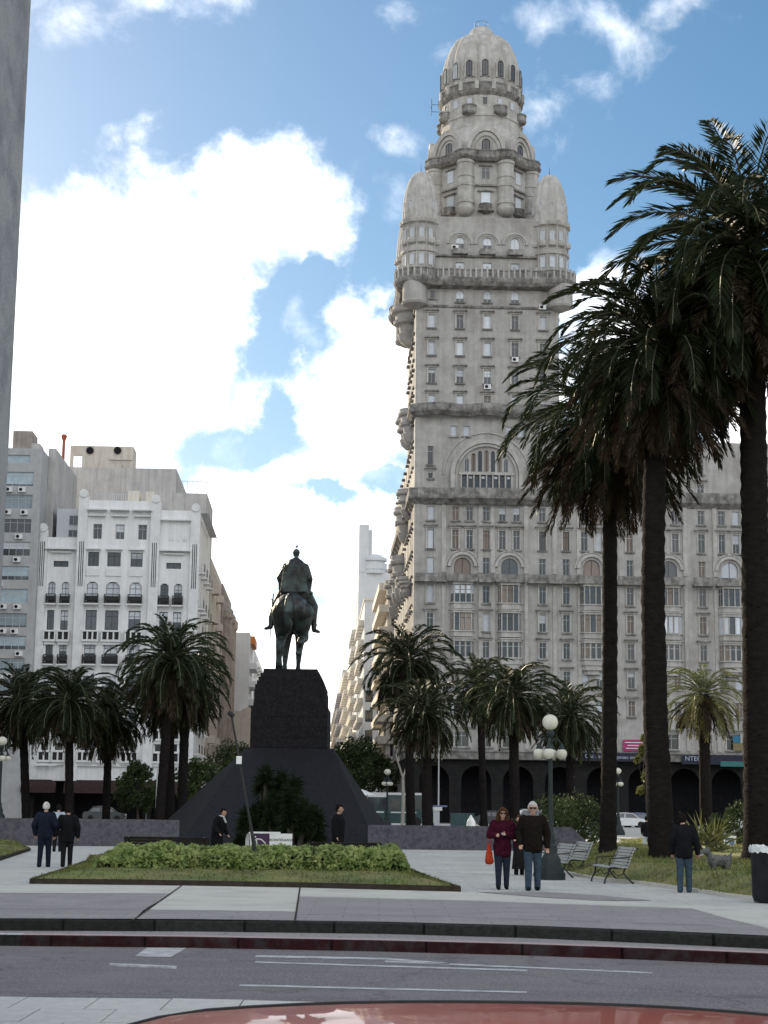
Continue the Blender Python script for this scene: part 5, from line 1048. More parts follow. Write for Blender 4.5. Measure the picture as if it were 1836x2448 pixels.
for i in range(0, len(rp)):
    if rp[i][1] > 4: continue
    ba = MB(); x, y = rp[i]; nx_, ny_ = x-(ul+ur_)/2, y-DT/2; q = math.hypot(nx_, ny_); ba.lathe([(.13,z0+1.0),(.13,z0+2.25),(.16,z0+2.25),(.16,z0+2.35)], (x+nx_/q*.42, y+ny_/q*.42, 0), 8); B.part(ba, 'balustrade_post', 'salvo_lt')
for u, z in (): pass
B.many([('air_conditioner', q) for q in ac], ('white2', 'dark'))
# corner turrets
dm = [(150,1650),(165,1648),(168,1622),(150,1612),(148,1560),(145,1510),(138,1450),(128,1390),(112,1335),(90,1285),(62,1248),(30,1232),(0.05,1226)]
zc = lambda y2: at(1165, 30+y2*.3134, 201.5).z
zc3 = lambda y3: at(1165, 500+y3*.3134, 201.5).z
for k, (tu, tvv) in enumerate(((ul, tv), (ur_, tv), (ul, DT-tv), (ur_, DT-tv))):
    b = MB(); r0 = 142*kT; c = (tu, tvv, 0)
    b.lathe([(r0,zc3(500)),(r0,zc3(372)),(r0+.2,zc3(366)),(r0+.24,zc3(345)),(r0,zc3(338)),(r0,zc3(160)),(r0+.15,zc3(150)),(r0+.3,zc3(128)),(r0+.3,zc3(112)),(r0,zc3(106))], c, 26)
    tb = B.part(b, 'turret', 'salvo_lt', smooth=True)
    b = MB(); b.lathe([(r*kT, zc(y)) for r, y in dm], c, 72, lobes=12, ld=.075); B.part(b, 'turret_dome', 'salvo_lt', tb, True).location = (0, 0, 0)
    b = MB(); b.tube([(tu,tvv,zc(1228)),(tu,tvv,zc(1228)+1.1)], [.05,.015], 6); B.part(b, 'finial', 'iron', tb)
    # corbelled bartizan below the cornice
    cu, cv = (-.2 if k in (0, 2) else UT+.2), (-.15 if k < 2 else DT+.15)
    b = MB(); b.lathe([(.7,zc3(612)),(1.6,zc3(606)),(2.35,zc3(585)),(2.5,zc3(560)),(2.4,zc3(545)),(2.4,zc3(500))], (tu+(-.15 if k in (0,2) else .15), tvv, 0), 28)
    B.part(b, 'corbel', 'salvo', smooth=True); b = MB(); b.lathe([(.3,zc3(800)),(.75,zc3(786)),(1.5,zc3(768)),(1.62,zc3(752)),(1.5,zc3(745)),(1.5,zc3(600))], (cu, cv, 0), 24); B.part(b, 'corbel', 'salvo', smooth=True)
    if k < 2:
        for aa in (-92, -62, -31, 0, 31, 62, 92):
            a = rad(aa); sx, sy = math.sin(a), -math.cos(a); rr = r0+.02
            B.win(tu+sx*rr, tvv+sy*rr, zc3(262), .62, zc3(185)-zc3(262), 'blind', a, True, 'wframe', 1.4); B.win(tu+sx*rr, tvv+sy*rr, zc3(470), .66, zc3(385)-zc3(470), 'blind', a, False, 'wframe', 1.4)
            pass
        for aa in (-75, -37, 0, 37, 75): a = rad(aa); B.win(tu+math.sin(a)*(r0-.03), tvv-math.cos(a)*(r0-.03), zc(1548), .5, zc(1480)-zc(1548), 'blind' if aa % 2 else 'glass', a, True, 'dframe', 1.4)
        b = MB()
        for aa in (-77, -46.5, -15.5, 15.5, 46.5, 77): a = rad(aa); b = MB(); b.lathe([(.13,zc3(500)),(.13,zc3(160))], (tu+math.sin(a)*r0, tvv-math.cos(a)*r0, 0), 8); B.part(b, 'turret_column', 'salvo_lt', tb)
        for aa in (-62, -31, 0, 31, 62): a = rad(aa); b = MB(); b.lathe([(.15,zc3(316)),(.5,zc3(306)),(.55,zc3(286)),(.5,zc3(270))], (tu+math.sin(a)*(r0), tvv-math.cos(a)*(r0), 0), 12); B.part(b, 'turret_balcony', 'salvo_lt', tb)
# octagonal upper tower
ou = ov = UT/2; kO = .3134*208/F; zo = lambda y: at(1165, 30+y*.3134, 202.3 if y > 1050 else (203.2 if y > 560 else 203.2+4.8*(560-y)/462)).z
RC = 6.55; ap = RC*math.cos(PI/8); oc = (ou, ov, 0)
b = MB(); b.lathe([(RC,zT-.3),(RC,zo(1100))], oc, 8, ph=PI/8); B.part(b, 'octagon_stage', 'salvo_lt')
b = MB(); b.box(1.2, UT-1.2, .3, .55, zT-.2, zT+.75); B.part(b, 'terrace_parapet', 'salvo')
for k in range(8):
    a = k*PI/4; sx, sy = math.sin(a), -math.cos(a); P = lambda y: (ou+sx*(ap+.015), ov+sy*(ap+.015), zo(y))
    B.win(*P(1255), 1.15, zo(1165)-zo(1255), 'glass' if k == 0 else 'blind', a, False, 'wframe', 1.6 if k in (0, 1, 7) else .01)
    B.win(*P(1440), 1.2, zo(1355)-zo(1440), 'blind', a, False, 'wframe', 1.6 if k in (0, 1, 7) else .01)
    if k in (0, 1, 7): B.win(*P(1588), 1.0, zo(1552)-zo(1588), 'glass', a, True, 'dframe', 1)
    b = MB(); rot = Matrix.Translation(oc) @ Matrix.Rotation(a, 4, 'Z'); n0 = len(b.v)
    b.box(-1.0, 1.0, -ap-.75, -ap+.05, zo(1508), zo(1495)); b.lathe([(.2,zo(1525)),(.75,zo(1510)),(.8,zo(1495)),(.8,zo(1455)),(.85,zo(1450))], (0,-ap,0), 16); 
    for e_, d_, y0_, y1_ in ((1.3, .3, 1312, 1300), (.85, .25, 1158, 1150), (1.0, .3, 1352, 1342)): q = MB(); q.box(-e_, e_, -ap-d_, -ap, zo(y0_), zo(y1_)); q.xf(rot); B.part(q, 'ledge', 'salvo_dk')
    b.xf(rot); B.part(b, 'octagon_balcony', 'salvo_dk')
    a2 = a+PI/8; c = (ou+math.sin(a2)*(RC+.05), ov-math.cos(a2)*(RC+.05), 0); b = MB(); r = 1.02
    b.lathe([(.3,zo(1545)),(.8,zo(1530)),(r+.1,zo(1505)),(r+.14,zo(1490)),(r,zo(1480)),(r,zo(1455)),(r+.12,zo(1452)),(r+.14,zo(1436)),(r,zo(1430)),(r,zo(1325)),(r+.1,zo(1320)),(r+.1,zo(1300)),(r,zo(1296)),(r,zo(1255)),(r+.1,zo(1250)),(r+.1,zo(1238)),(r,zo(1234)),(r,zo(1150)),(r+.12,zo(1146)),(r+.12,zo(1128)),(r,zo(1122)),(r+.15,zo(1105)),(r+.2,zo(1090))], c, 20); B.part(b, 'round_column', 'salvo_lt', smooth=True)
b = MB(); octp = []
for k in range(8):
    a2 = (k-.5)*PI/4
    for da, dr_ in ((-.2, -.1), (-.13, .45), (-.05, .72), (.05, .72), (.13, .45), (.2, -.1)): octp.append((ou+math.sin(a2+da)*(RC+dr_), ov-math.cos(a2+da)*(RC+dr_)))
zz = zo(1125); b.band(octp, [(-2,zz-.1),(.3,zz),(.62,zz+.35),(.66,zz+.55),(.5,zz+.58),(.5,zz+1.15),(.58,zz+1.2),(.58,zz+1.35),(.3,zz+1.36),(-2,zz+.9)], closed=True); B.part(b, 'octagon_cornice', 'salvo_dk')
b = MB(); b.lathe([(6.25,zo(1085)),(6.15,zo(980)),(5.65,zo(900)),(5.25,zo(850))], oc, 16, ph=PI/16); B.part(b, 'arch_stage', 'salvo_lt')
rz_ = zo(868)-zo(1052); zb_ = zo(1066)
for k in range(8):
    a = k*PI/4; rot = Matrix.Translation(oc) @ Matrix.Rotation(a, 4, 'Z'); b = MB(); n = 20
    def el(rx, i): return (rx*math.cos(PI*i/n), zb_+rz_*rx/2.45*math.sin(PI*i/n))
    b.vprism([el(2.45, i) for i in range(n+1)], -6.4, -3.5)
    for r1_, r2_, y_ in ((2.45, 2.0, -6.78), (1.95, 1.6, -6.58)):
        for i in range(n): b.vprism([el(r1_, i+1), el(r1_, i), el(r2_, i), el(r2_, i+1)], y_, -6.35)
    b.xf(rot); B.part(b, 'round_gable', 'salvo_lt')
    sx, sy = math.sin(a), -math.cos(a); B.win(ou+sx*6.43, ov+sy*6.43, zb_+.2, .95, zo(975)-zb_-.2, 'glass', a, True, 'dframe', 1.5 if k in (0,1,7) else .01)
b = MB(); b.lathe([(5.3,zo(905)),(5.2,zo(770)),(5.32,zo(765)),(5.32,zo(750)),(5.2,zo(745)),(5.15,zo(600))], oc, 16, ph=PI/16); dr = B.part(b, 'drum', 'salvo_lt')
for k in range(-5, 6):
    a = k*PI/8; sx, sy = math.sin(a), -math.cos(a); rr = 5.15*math.cos(PI/16)+.05; near = abs(k) < 4
    B.win(ou+sx*rr, ov+sy*rr, zo(685), .72, zo(622)-zo(685), 'blind' if k % 3 else 'glass', a, False, 'wframe', 1.6 if near else .01)
    if k: B.win(ou+sx*(rr+.03), ov+sy*(rr+.03), zo(868), .7, zo(822)-zo(868), 'blind', a, False, 'wframe', 1.6 if near else .01)
    if k % 2:
        b = MB(); c = (ou+sx*5.1, ov+sy*5.1, 0); b.lathe([(.3,zo(765)),(.85,zo(752)),(.98,zo(738)),(.9,zo(730)),(.9,zo(700)),(.98,zo(697)),(.98,zo(688)),(.2,zo(688))], c, 18); B.part(b, 'drum_balcony', 'salvo_dk', smooth=True)
b = MB(); z1 = zo(590); b.lathe([(5.1,z1-.35),(5.3,z1-.1),(5.5,z1+.15),(5.58,z1+.45),(5.4,z1+.47),(5.4,z1+1.3),(5.46,z1+1.32),(5.46,z1+1.48),(5.1,z1+1.5),(5.1,z1+1.0)], oc, 16, ph=PI/16); B.part(b, 'dome_cornice', 'salvo_dk')
b = MB()
for k in range(16): a = (k+.5)*PI/8; b = MB(); b.obox((ou+math.sin(a)*5.45, ov-math.cos(a)*5.45, z1+.95), (.24,.16,.55), Matrix.Rotation(a, 3, 'Z')); B.part(b, 'parapet_post', 'salvo_lt')
dome = [(318,560),(320,500),(322,440),(318,390),(308,340),(292,295),(268,255),(250,225),(222,198),(188,180),(148,170)]
b = MB(); b.lathe([(r*kO, zo(y)) for r, y in dome], oc, 160, lobes=16, ld=.085); B.part(b, 'dome', 'salvo_lt', smooth=True)
b = MB(); b.lathe([(r*kO, zo(y)) for r, y in ((140,180),(135,168),(112,150),(100,128),(82,110),(60,103),(58,98),(.1,98))], oc, 16); B.part(b, 'lantern_cap', 'salvo_lt')
for k in range(16):
    a = (k)*PI/8; rot = Matrix.Translation(oc) @ Matrix.Rotation(a, 4, 'Z'); b = MB(); zb2 = zo(485); hh = zo(372)-zb2
    pts = [(-.62,zb2),(.62,zb2)]+[(.62*math.cos(q), zb2+hh-.62+.62*math.sin(q)) for q in [PI*i/8 for i in range(9)]]
    b.vprism(pts, -5.25, -4.4)
    b.xf(rot); B.part(b, 'dormer', 'salvo_lt')
    if k in (0,1,2,3,4,15,14,13,12): sx, sy = math.sin(a), -math.cos(a); B.win(ou+sx*5.28, ov+sy*5.28, zb2+.1, .68, hh-.45, 'glass' if k in (0, 1, 15, 2) else 'blind', a, True, 'dframe', 1.5)
b = MB()
for k in range(8): a = k*PI/4+.3; b.tube([(ou+math.sin(a)*.95, ov-math.cos(a)*.95, zo(100)), (ou+math.sin(a)*.95, ov-math.cos(a)*.95, zo(66))], .03, 5)
for k in range(8): a, a2 = k*PI/4+.3, (k+1)*PI/4+.3; b.tube([(ou+math.sin(a)*.95, ov-math.cos(a)*.95, zo(68)), (ou+math.sin(a2)*.95, ov-math.cos(a2)*.95, zo(68))], .025, 4)
for z in (585, 640): b.tube([(ou-5.4,ov-.6,zo(z)),(ou-6.5,ov-.6,zo(z)),(ou-6.5,ov+.6,zo(z))], .035, 4)
b.tube([(ou-6.5,ov-.6,zo(640)),(ou-6.5,ov-.6,zo(545))], .03, 4)
B.part(b, 'roof_railing', 'iron')
# corbelled round bays on the avenue side
for v, r, ya, yb_ in ((8.2, 2.3, 735, 829), (5.5, 1.5, 980, 1064), (11, 1.6, 1000, 1075), (9, 1.5, 1172, 1240), (16, 1.5, 1215, 1300), (24, 1.5, 1330, 1440), (33, 1.5, 1350, 1450), (41, 1.6, 1390, 1480), (13, 1.3, 1380, 1430), (6, 1.2, 1390, 1425)):
    zt_, zl = uv(950, ya, v)[1], uv(950, yb_, v)[1]; H_ = zt_-zl; b = MB()
    b.lathe([(r*.25,zl),(r*.6,zl+.12*H_),(r*.75,zl+.3*H_),(r*.62,zl+.33*H_),(r*.7,zl+.5*H_),(r*.95,zl+.55*H_),(r,zl+.62*H_),(r*.88,zl+.64*H_),(r*.88,zl+.78*H_),(r*1.1,zl+.82*H_),(r*1.15,zl+.88*H_),(r*1.05,zl+.9*H_),(r*1.05,zl+H_),(.2,zl+H_)], (-.15, v, 0), 22); B.part(b, 'corbelled_bay', 'salvo', smooth=True)
# signs on the canopy
def sign_text(txt, pxc, pyc, size, m='lettering', v=-1.36):
    u, z = uv(pxc, pyc, v); me = text_mesh(txt, size, .015); b.add([V((u, v, z))+q.co for q in me.vertices], [tuple(q.vertices) for q in me.polygons], 1)
b = MB(); u0, zq = uv(1385, 1808, -1.3); u1 = uv(1572, 1808, -1.3)[0]; b.box(u0, u1, -1.33, -1.16, zq-.5, zq+.45); u0 = uv(1630, 1815, -1.3)[0]; u1 = uv(1780, 1815, -1.3)[0]; b.box(u0, u1, -1.33, -1.16, zq-.75, zq+.3)
sign_text('Ofic de', 1417, 1808, .62); sign_text('gentes en el Salvo C', 1520, 1811, .58); sign_text('NTECL', 1661, 1814, .75); B.part(b, 'sign_panel', ('signnavy', 'lettering'))
u0, z0_ = uv(1722, 1826, -1.4); u1 = uv(1778, 1826, -1.4)[0]; b = MB(); b.box(u0, u1, -1.5, -1.4, z0_-.3, z0_+.3); B.part(b, 'teal_sign', 'teal')
u0, z0_ = uv(1489, 1795, -.1); u1, z1_ = uv(1541, 1769, -.1); b = MB(); b.box(u0, u1, -.3, -.2, z0_, z1_); pk = B.part(b, 'pink_banner', 'pink')
b = MB()
for k, (fa, fb) in enumerate(((.12, .88), (.2, .8), (.08, .92))): b.box(u0+(u1-u0)*fa, u0+(u1-u0)*fb, -.325, -.302, z0_+.25+.34*k, z0_+.34+.34*k)
B.part(b, 'banner_lines', 'signwhite', pk)
for (xa, ya, xb, yb_, m_) in ((1752, 1776, 1767, 1760, 'cyan'), (1752, 1795, 1775, 1777, 'gold'), (1300, 1775, 1330, 1750, 'teal'), (1684, 1793, 1698, 1768, 'brown')):
    u0, z0_ = uv(xa, ya, -.1); u1, z1_ = uv(xb, yb_, -.1); b = MB(); b.box(u0, u1, -.34, -.26, z0_, z1_); B.part(b, 'banner', m_)
B.flush(100)
# ================================================== white art-deco building
uw0, uw1 = uv(86, 1500)[0], uv(466, 1500)[0]; Zw = lambda py: uv(280, py)[1]; Y7 = lambda y: 1000+.3376*y; Y8 = lambda y: 1450+.3376*y; X7 = lambda x: uv(x*.3376, 1400)[0]
X7b = lambda x: uv(x*.3376, 1400)[0]
D = Bld('white_facade_building', 'white art deco building with dark iron balconies and stepped top, left of the avenue', 'building', uw0, 0); hol = {0: [], 1: [], 2: []}; D.em = ('white2', 'iron')
sec = [(uw0, X7(565), 0.0, Zw(Y7(850))), (X7(565), X7(1095), -.7, Zw(Y7(590))), (X7(1095), uw1, 0.0, Zw(Y7(645)))]
cols = [(0, 368, 50), (0, 465, 52), (1, 660, 78), (1, 805, 95), (1, 965, 85), (2, 1165, 58), (2, 1262, 58)]
rowsw = [(1005, 100, 'a'), (1240, 150, 'b'), (1435, 140, 'c'), (1668, 150, 'd'), (1905, 150, 'd'), (2130, 130, 'c'), (2310, 90, 'c')]
def dw(k, xc, yc, wpx, hpx, kd='glass', fr='dframe', arch=False):
    u = X7(xc); w = wpx*.3376*199/F; z = Zw(Y7(yc+hpx/2)); h = Zw(Y7(yc-hpx/2))-z; hol[k].append((u-w/2, u+w/2, z, z+h)); v = sec[k][2]; E = MB(); D.win(u, v+.3, z, w, h, kd, 0, False, fr, 1.0, E)
    if arch:
        c = w*.28
        for sx in (-1, 1): E.vprism([(u+sx*w/2*1.01, z+h*1.003), (u+sx*(w/2-c), z+h*1.003), (u+sx*w/2*1.01, z+h-c)], v-.003, v+.34)
    return u, z, w, h, v, E
for k, xc, wp_ in cols:
    for yc, hp, kd in rowsw:
        if kd == 'a' and k != 1: continue
        u, z, w, h, v, tr_ = dw(k, xc, yc, wp_, hp, R.choice(['glass', 'glass', 'blind:.4', 'blind:.5', 'blind:.7']), arch=kd == 'b')
        if kd in 'bd':
            bal, iron = MB(), MB()
            bal.box(u-w/2-.2, u+w/2+.2, v-.8, v-.002, z-.26, z-.1); iron.box(u-w/2-.12, u+w/2+.12, v-.74, v-.7, z-.02, z+.08)
            for i in range(int((w+.24)/.13)+1): iron.box(u-w/2-.12+i*.13, u-w/2-.09+i*.13, v-.735, v-.705, z-.1, z+.95)
            iron.box(u-w/2-.12, u+w/2+.12, v-.75, v-.69, z+.95, z+1.02); iron.box(u-w/2-.1, u+w/2+.1, v-.728, v-.712, z+.25, z+.75)
            for sx in (-1, 1): iron.box(u+sx*(w/2+.1)-.02, u+sx*(w/2+.1)+.02, v-.7, v-.002, z-.05, z+1.0)
            D.part(iron, 'railing', 'iron', D.part(bal, 'balcony', 'white2'))
        if kd == 'c':
            bal, iron = tr_, MB(); bal.box(u-w/2-.3, u+w/2+.3, v-.55, v-.002, z-.25, z-.08); n = 2 if k != 1 else 3
            for i in range(n+1): x = u-w/2-.25+(w+.5)*i/n; bal.box(x-.09, x+.09, v-.5, v-.35, z-1.15, z-.25)
            bal.box(u-w/2-.34, u+w/2+.34, v-.5, v-.35, z-1.4, z-1.15); bal.box(u-w/2-.2, u+w/2+.2, v-.3, v-.002, z-1.75, z-1.4); bal.box(u-w/2-.2, u+w/2+.2, v-.34, v-.31, z-1.15, z-.25, 1)
        if kd == 'a':
            tr_.box(u-w/2-.2, u+w/2+.2, v-.45, v-.002, z+h+.25, z+h+.4); tr_.box(u-w/2-.1, u+w/2+.1, v-.12, v-.002, z-1.15, z-.3)
for xc in (425, 1225):
    k = 0 if xc < 600 else 2; u, z, w, h, v, tr_ = dw(k, xc, 1038, 105, 42); tr_.box(X7(xc)-1.9, X7(xc)+1.9, -.7, -.002, Zw(Y7(938)), Zw(Y7(928))); tr_.box(X7(xc)-1.2, X7(xc)+1.2, -.4, -.002, Zw(Y7(960)), Zw(Y7(952)))
for xc in (680, 840, 1000):
    tr_ = dw(1, xc, 810, 62, 105, R.choice(['blind', 'glass', 'blind:.5']), 'wframe')[5]
    for y_, e in ((658, 1.15), (698, .95)): tr_.box(X7(xc-5)-e, X7(xc-5)+e, -.7-(.75 if e > 1 else .5), -.702, Zw(Y7(y_+6)), Zw(Y7(y_-3)))
for i, xc in enumerate((1195, 1215, 1250, 1290, 1305)): u = X7(xc); b = MB(); b.box(u-.08, u+.08, -.1, -.002, Zw(Y7(860)), Zw(Y7(835))); D.part(b, 'baluster', 'white2')
b = MB(); b.box(X7(1225)-1.9, X7(1225)+1.9, -.6, -.002, Zw(Y7(720)), Zw(Y7(712))); D.part(b, 'ledge', 'white2')
for xc, yt in ((292, 800), (575, 560), (1090, 590), (1372, 640)):     # fluted pilasters with round caps
    u = X7(xc); v = -.72 if xc in (575, 1090) else -.02
    tr_ = MB(); tr_.box(u-.55, u+.55, v-.3, .3, Zw(1868), Zw(Y7(yt)))
    cyl = MB(); cyl.lathe([(.001,-.25),(.5,-.25),(.5,.25),(.001,.25)], n=20); cyl.xf(Matrix.Translation((u, v-.2, Zw(Y7(yt))+.25)) @ Matrix.Rotation(PI/2, 4, 'X')); tr_.add(cyl.v, cyl.f)
    for dx in (-.22, 0, .22): tr_.box(u+dx-.045, u+dx+.045, v-.315, v-.302, Zw(Y7(1200)), Zw(Y7(885)), 1)
    D.part(tr_, 'pilaster', ('white2', 'granite'))
wl = MB()
for k, (a, c, v0, zt_) in enumerate(sec):
    facade(wl, FR(v0), a, c, Zw(1868), zt_, hol[k], .36)
    wl.add([(a,v0,zt_),(c,v0,zt_),(c,24,zt_),(a,24,zt_)], [(0,1,2,3)]); wl.add([(a,v0,Zw(1868)),(c,v0,Zw(1868)),(c,3,Zw(1868)),(a,3,Zw(1868))], [(0,1,2,3)])
    for x in (a, c):
        if not (k == 2 and x == c): wl.add([(x,v0,0),(x,24,0),(x,24,zt_),(x,v0,zt_)], [(0,1,2,3)])
sh_ = []
for v in (3.2, 8, 13, 18):
    for yc, hp, kd in rowsw: z = Zw(Y7(yc+hp/2)); h = Zw(Y7(yc-hp/2))-z; sh_.append((v-.6, v+.6, z, z+h)); E = MB(); D.win(uw1-.3, v, z, 1.2, h, 'glass', PI/2, False, 'dframe', .1, E); E.box(uw1+.002, uw1+.8, v-.9, v+.9, z-.26, z-.1); E.box(uw1+.72, uw1+.76, v-.85, v+.85, z-.05, z+.95, 1)
facade(wl, FRt(uw1), 0, 24, 0, sec[2][3], sh_, .36); D.part(wl, 'wall', 'white')
b = MB(); b.box(X7(358), X7(562), 2.5, 14, sec[0][3]-.1, Zw(Y7(622))); D.part(b, 'penthouse', 'paleblue'); b = MB(); b.box(X7(1400), X7(1455), 1, 20, sec[2][3]-.1, Zw(Y7(650))); D.part(b, 'penthouse', 'paleblue'); D.win(X7(480), 2.48, Zw(Y7(740)), 1.1, 1.2, 'glass'); D.win(X7(478), 2.48, Zw(Y7(825)), 1.1, .9, 'glass')
b = MB(); b.box(X7(862), X7(942), 3, 6, sec[1][3]-.1, Zw(Y7(478))); b.box(X7(990), X7(1048), 3, 6, sec[1][3]-.1, Zw(Y7(482))); D.part(b, 'roof_hut', 'cream')
b = MB()
for x in range(630, 860, 16): b.tube([(X7(x),1.5,sec[1][3]),(X7(x),1.5,Zw(Y7(520)))], .03, 4)
b.tube([(X7(630),1.5,Zw(Y7(522))),(X7(860),1.5,Zw(Y7(522)))], .035, 4); D.part(b, 'roof_railing', 'paleblue')
b = MB(); b.box(uw0+.05, uw1-.05, 2.6, 3.0, 0, Zw(1868)); D.part(b, 'ground_floor', 'dark'); b = MB()
for x in (uw0+.3, X7(565), X7(1095), uw1-.3): b = MB(); b.box(x-.4, x+.4, -.3, 2.6, 0, Zw(1868)-.01); D.part(b, 'ground_pier', 'shade_stone')
for xa, xb in ((235, 470), (530, 1000), (1050, 1330)):
    ua_, ub_ = X7(xa), X7(xb); b = MB(); zt_ = Zw(Y8(1232)); n = 12
    pts = [(-2.2, zt_-1.5), (-1.9, zt_-.75), (-1.2, zt_-.25), (-.75, zt_)]; b.add([(ua_+(.7 if z == zt_ else 0), y, z) for y, z in pts]+[(ub_-(.7 if z == zt_ else 0), y, z) for y, z in pts]+[(ua_, -.75, zt_-1.5), (ub_, -.75, zt_-1.5)], [(0,4,5,1),(1,5,6,2),(2,6,7,3),(0,1,2,3,8),(4,9,7,6,5)]); D.part(b, 'awning', 'awning')
b = MB()
for a, c in ((310, 465), (560, 980)):b = MB(); b.box(X7(a), X7(c), -1.0, -.71, Zw(Y8(1135)), Zw(Y8(1120))); D.part(b, 'string_course', 'white2')
D.flush(98)
# ================================================== other buildings
def slab(name, label, u0, u1, v0, v1, z1, wallm, fronts=(), sides=(), parts=(), group=None, cat='building', fr='dframe', depth=.25, wk=lambda: 'glass', sidek=lambda: 'glass'):
    """fronts / sides: (position, z, w, h) windows on the face towards the square / on the face towards the avenue"""
    X = Bld(name, label, cat, u0, v0, group); w = MB()
    facade(w, FR(v0), u0, u1, 0, z1, [(a-ww/2, a+ww/2, z, z+h) for a, z, ww, h in fronts], depth)
    side = sides[0] if sides else 'R'; sl_ = sides[1] if sides else []
    fR, fL = FRt(u1), FL(u0)
    facade(w, fR, v0, v1, 0, z1, [(a-ww/2, a+ww/2, z, z+h) for a, z, ww, h in sl_] if side == 'R' else [], depth); facade(w, fL, v0, v1, 0, z1, [(a-ww/2, a+ww/2, z, z+h) for a, z, ww, h in sl_] if side == 'L' else [], depth)
    w.add([(u0,v0,z1),(u1,v0,z1),(u1,v1,z1),(u0,v1,z1)], [(0,1,2,3)]); w.add([(u0,v1,0),(u1,v1,0),(u1,v1,z1),(u0,v1,z1)], [(0,1,2,3)])
    X.part(w, 'wall', wallm)
    for a, z, ww, h in fronts: X.win(a, v0+depth-.05, z, ww, h, wk(), 0, False, fr)
    for a, z, ww, h in sl_: X.win(u1-depth+.05 if side == 'R' else u0+depth-.05, a, z, ww, h, sidek(), PI/2 if side == 'R' else -PI/2, False, fr, .4)
    for nm, mb, m_ in parts:
        if isinstance(mb, list): X.many([(nm, q) for q in mb], m_)
        else: X.part(mb, nm, m_)
    return X
# grey office block at the left picture edge
Zl = lambda py: uv(50, py, -1.5)[1]; ue = uv(84, 1450, -1.5)[0]; fw = []; acs = []
for yc in (430, 590, 762, 925, 1097, 1258, 1432, 1590, 1750, 1910, 2080, 2240):
    z = Zl(Y7(yc+50)); 
    for i in range(7): a = ue-1.2-i*4.45; fw += [(a-1.75, z, 4.1, Zl(Y7(yc-50))-z)]
    for i in range(3):
        if R.random() < .75: acunit(acs, ue-1.5-i*1.9-R.random(), -1.52, z-.75)
for i in range(3): fw += [(ue-1.0-2.1-i*4.4, Zl(Y7(318)), 3.4, 1.0)]
X = slab('office_block', 'grey office block with wide window bands and air conditioners at the left picture edge', ue-34, ue, -1.5, 22, Zl(Y7(212)), 'grey2', fw, ('R', []), [('air_conditioner', q, ('white2', 'dark')) for q in acs], fr='wframe', wk=lambda: R.choice(['glass', 'sky:.98', 'sky:.98', 'sky:.7', 'sky:.85', 'blind:.5']))
b = MB(); b.box(ue+.0, uv(133, 1100, 3)[0], 3, 21.5, 0, uv(120, 1072, 3)[1]); b.box(uv(128,1100,6)[0], uv(140,1100,6)[0], 6, 16, uv(120,1072,3)[1]-9, uv(120,1088,3)[1]); X.part(b, 'side_wing', 'grey')
uA, zA = uv(30, 1068, 6); uBk = uv(76, 1068, 6)[0]; b = MB(); b.box(uA, uBk, 6, 10, zA-.2, uv(50, 1030, 6)[1]); [b.box(uA+(uBk-uA)*f-.06, uA+(uBk-uA)*f+.06, 5.9, 6, zA, uv(50, 1031, 6)[1]) for f in (.15, .4, .62, .85)]; X.part(b, 'roof_tank', 'brown'); b = MB(); b.box(uBk, uv(95,1068,6)[0], 6, 9, zA-.2, uv(85, 1060, 6)[1]); X.part(b, 'roof_box', 'grey'); X.flush(98)
# taller grey block behind the white building
Zg = lambda py: uv(300, py, 27)[1]; ug0, ug1, ug2 = uv(136, 1150, 27)[0], uv(421, 1150, 27)[0], uv(495, 1190, 27)[0]
b = MB(); b.box(ug1, ug2, 27, 40, 0, Zg(Y7(522))); rl_ = MB(); zt_ = Zg(Y7(522))
for i in range(7): x = ug1+.3+(ug2-ug1-.5)*i/6; rl_.tube([(x,27.2,zt_),(x,27.2,zt_+1.7)], .03, 4)
rl_.tube([(ug1+.3,27.2,zt_+1.7),(ug2-.2,27.2,zt_+1.7)], .04, 4); rl_.tube([(ug2-.2,27.2,zt_+1.7),(ug2-.2,39,zt_+1.7)], .04, 4)
hut = MB(); h0, h1 = uv(167, 1100, 29)[0], uv(318, 1100, 29)[0]; zh0, zh1 = uv(240, Y7(345), 29)[1], uv(240, Y7(196), 29)[1]; d0, d1 = uv(175, 1100, 29)[0], uv(196, 1100, 29)[0]; zd = uv(190, Y7(265), 29)[1]
hut.box(h0, d0, 29, 29.4, zh0-2, zh1); hut.box(d0, d1, 29, 29.4, zd, zh1); hut.box(d1, h1, 29, 33, zh0-2, zh1); hut.box(d1+1, h1-1.5, 28.2, 28.9, zh0-.9, zh0+.3)
for xx in (.35, .75): hut.lathe([(.001,-.1),(.42,-.1),(.42,.1),(.001,.1)], (0,0,0), 16) if False else None
hut.box(uv(262,1095,29)[0], uv(316,1095,29)[0], 28.8, 29, uv(290,Y7(297),29)[1], uv(290,Y7(290),29)[1])
fans = []
for px in (215, 281):
    u, z = uv(px, Y7(228), 28.9); c = MB(); c.lathe([(.001,-.12),(.5,-.12),(.5,.12),(.001,.12)], n=18); c.xf(Matrix.Translation((u, 28.9, z)) @ Matrix.Rotation(PI/2, 4, 'X')); fans.append(c)
pipe = MB(); u, z = uv(148, Y7(480), 26.5); zt2 = uv(148, Y7(115), 26.5)[1]; pipe.tube([(u,26.5,z),(u,26.5,zt2-1),(u,26.5,zt2)], [.22,.2,.2], 10); pipe.lathe([(.2,zt2-.9),(.42,zt2-.2),(.3,zt2),(.2,zt2)], (u,26.5,0), 10)
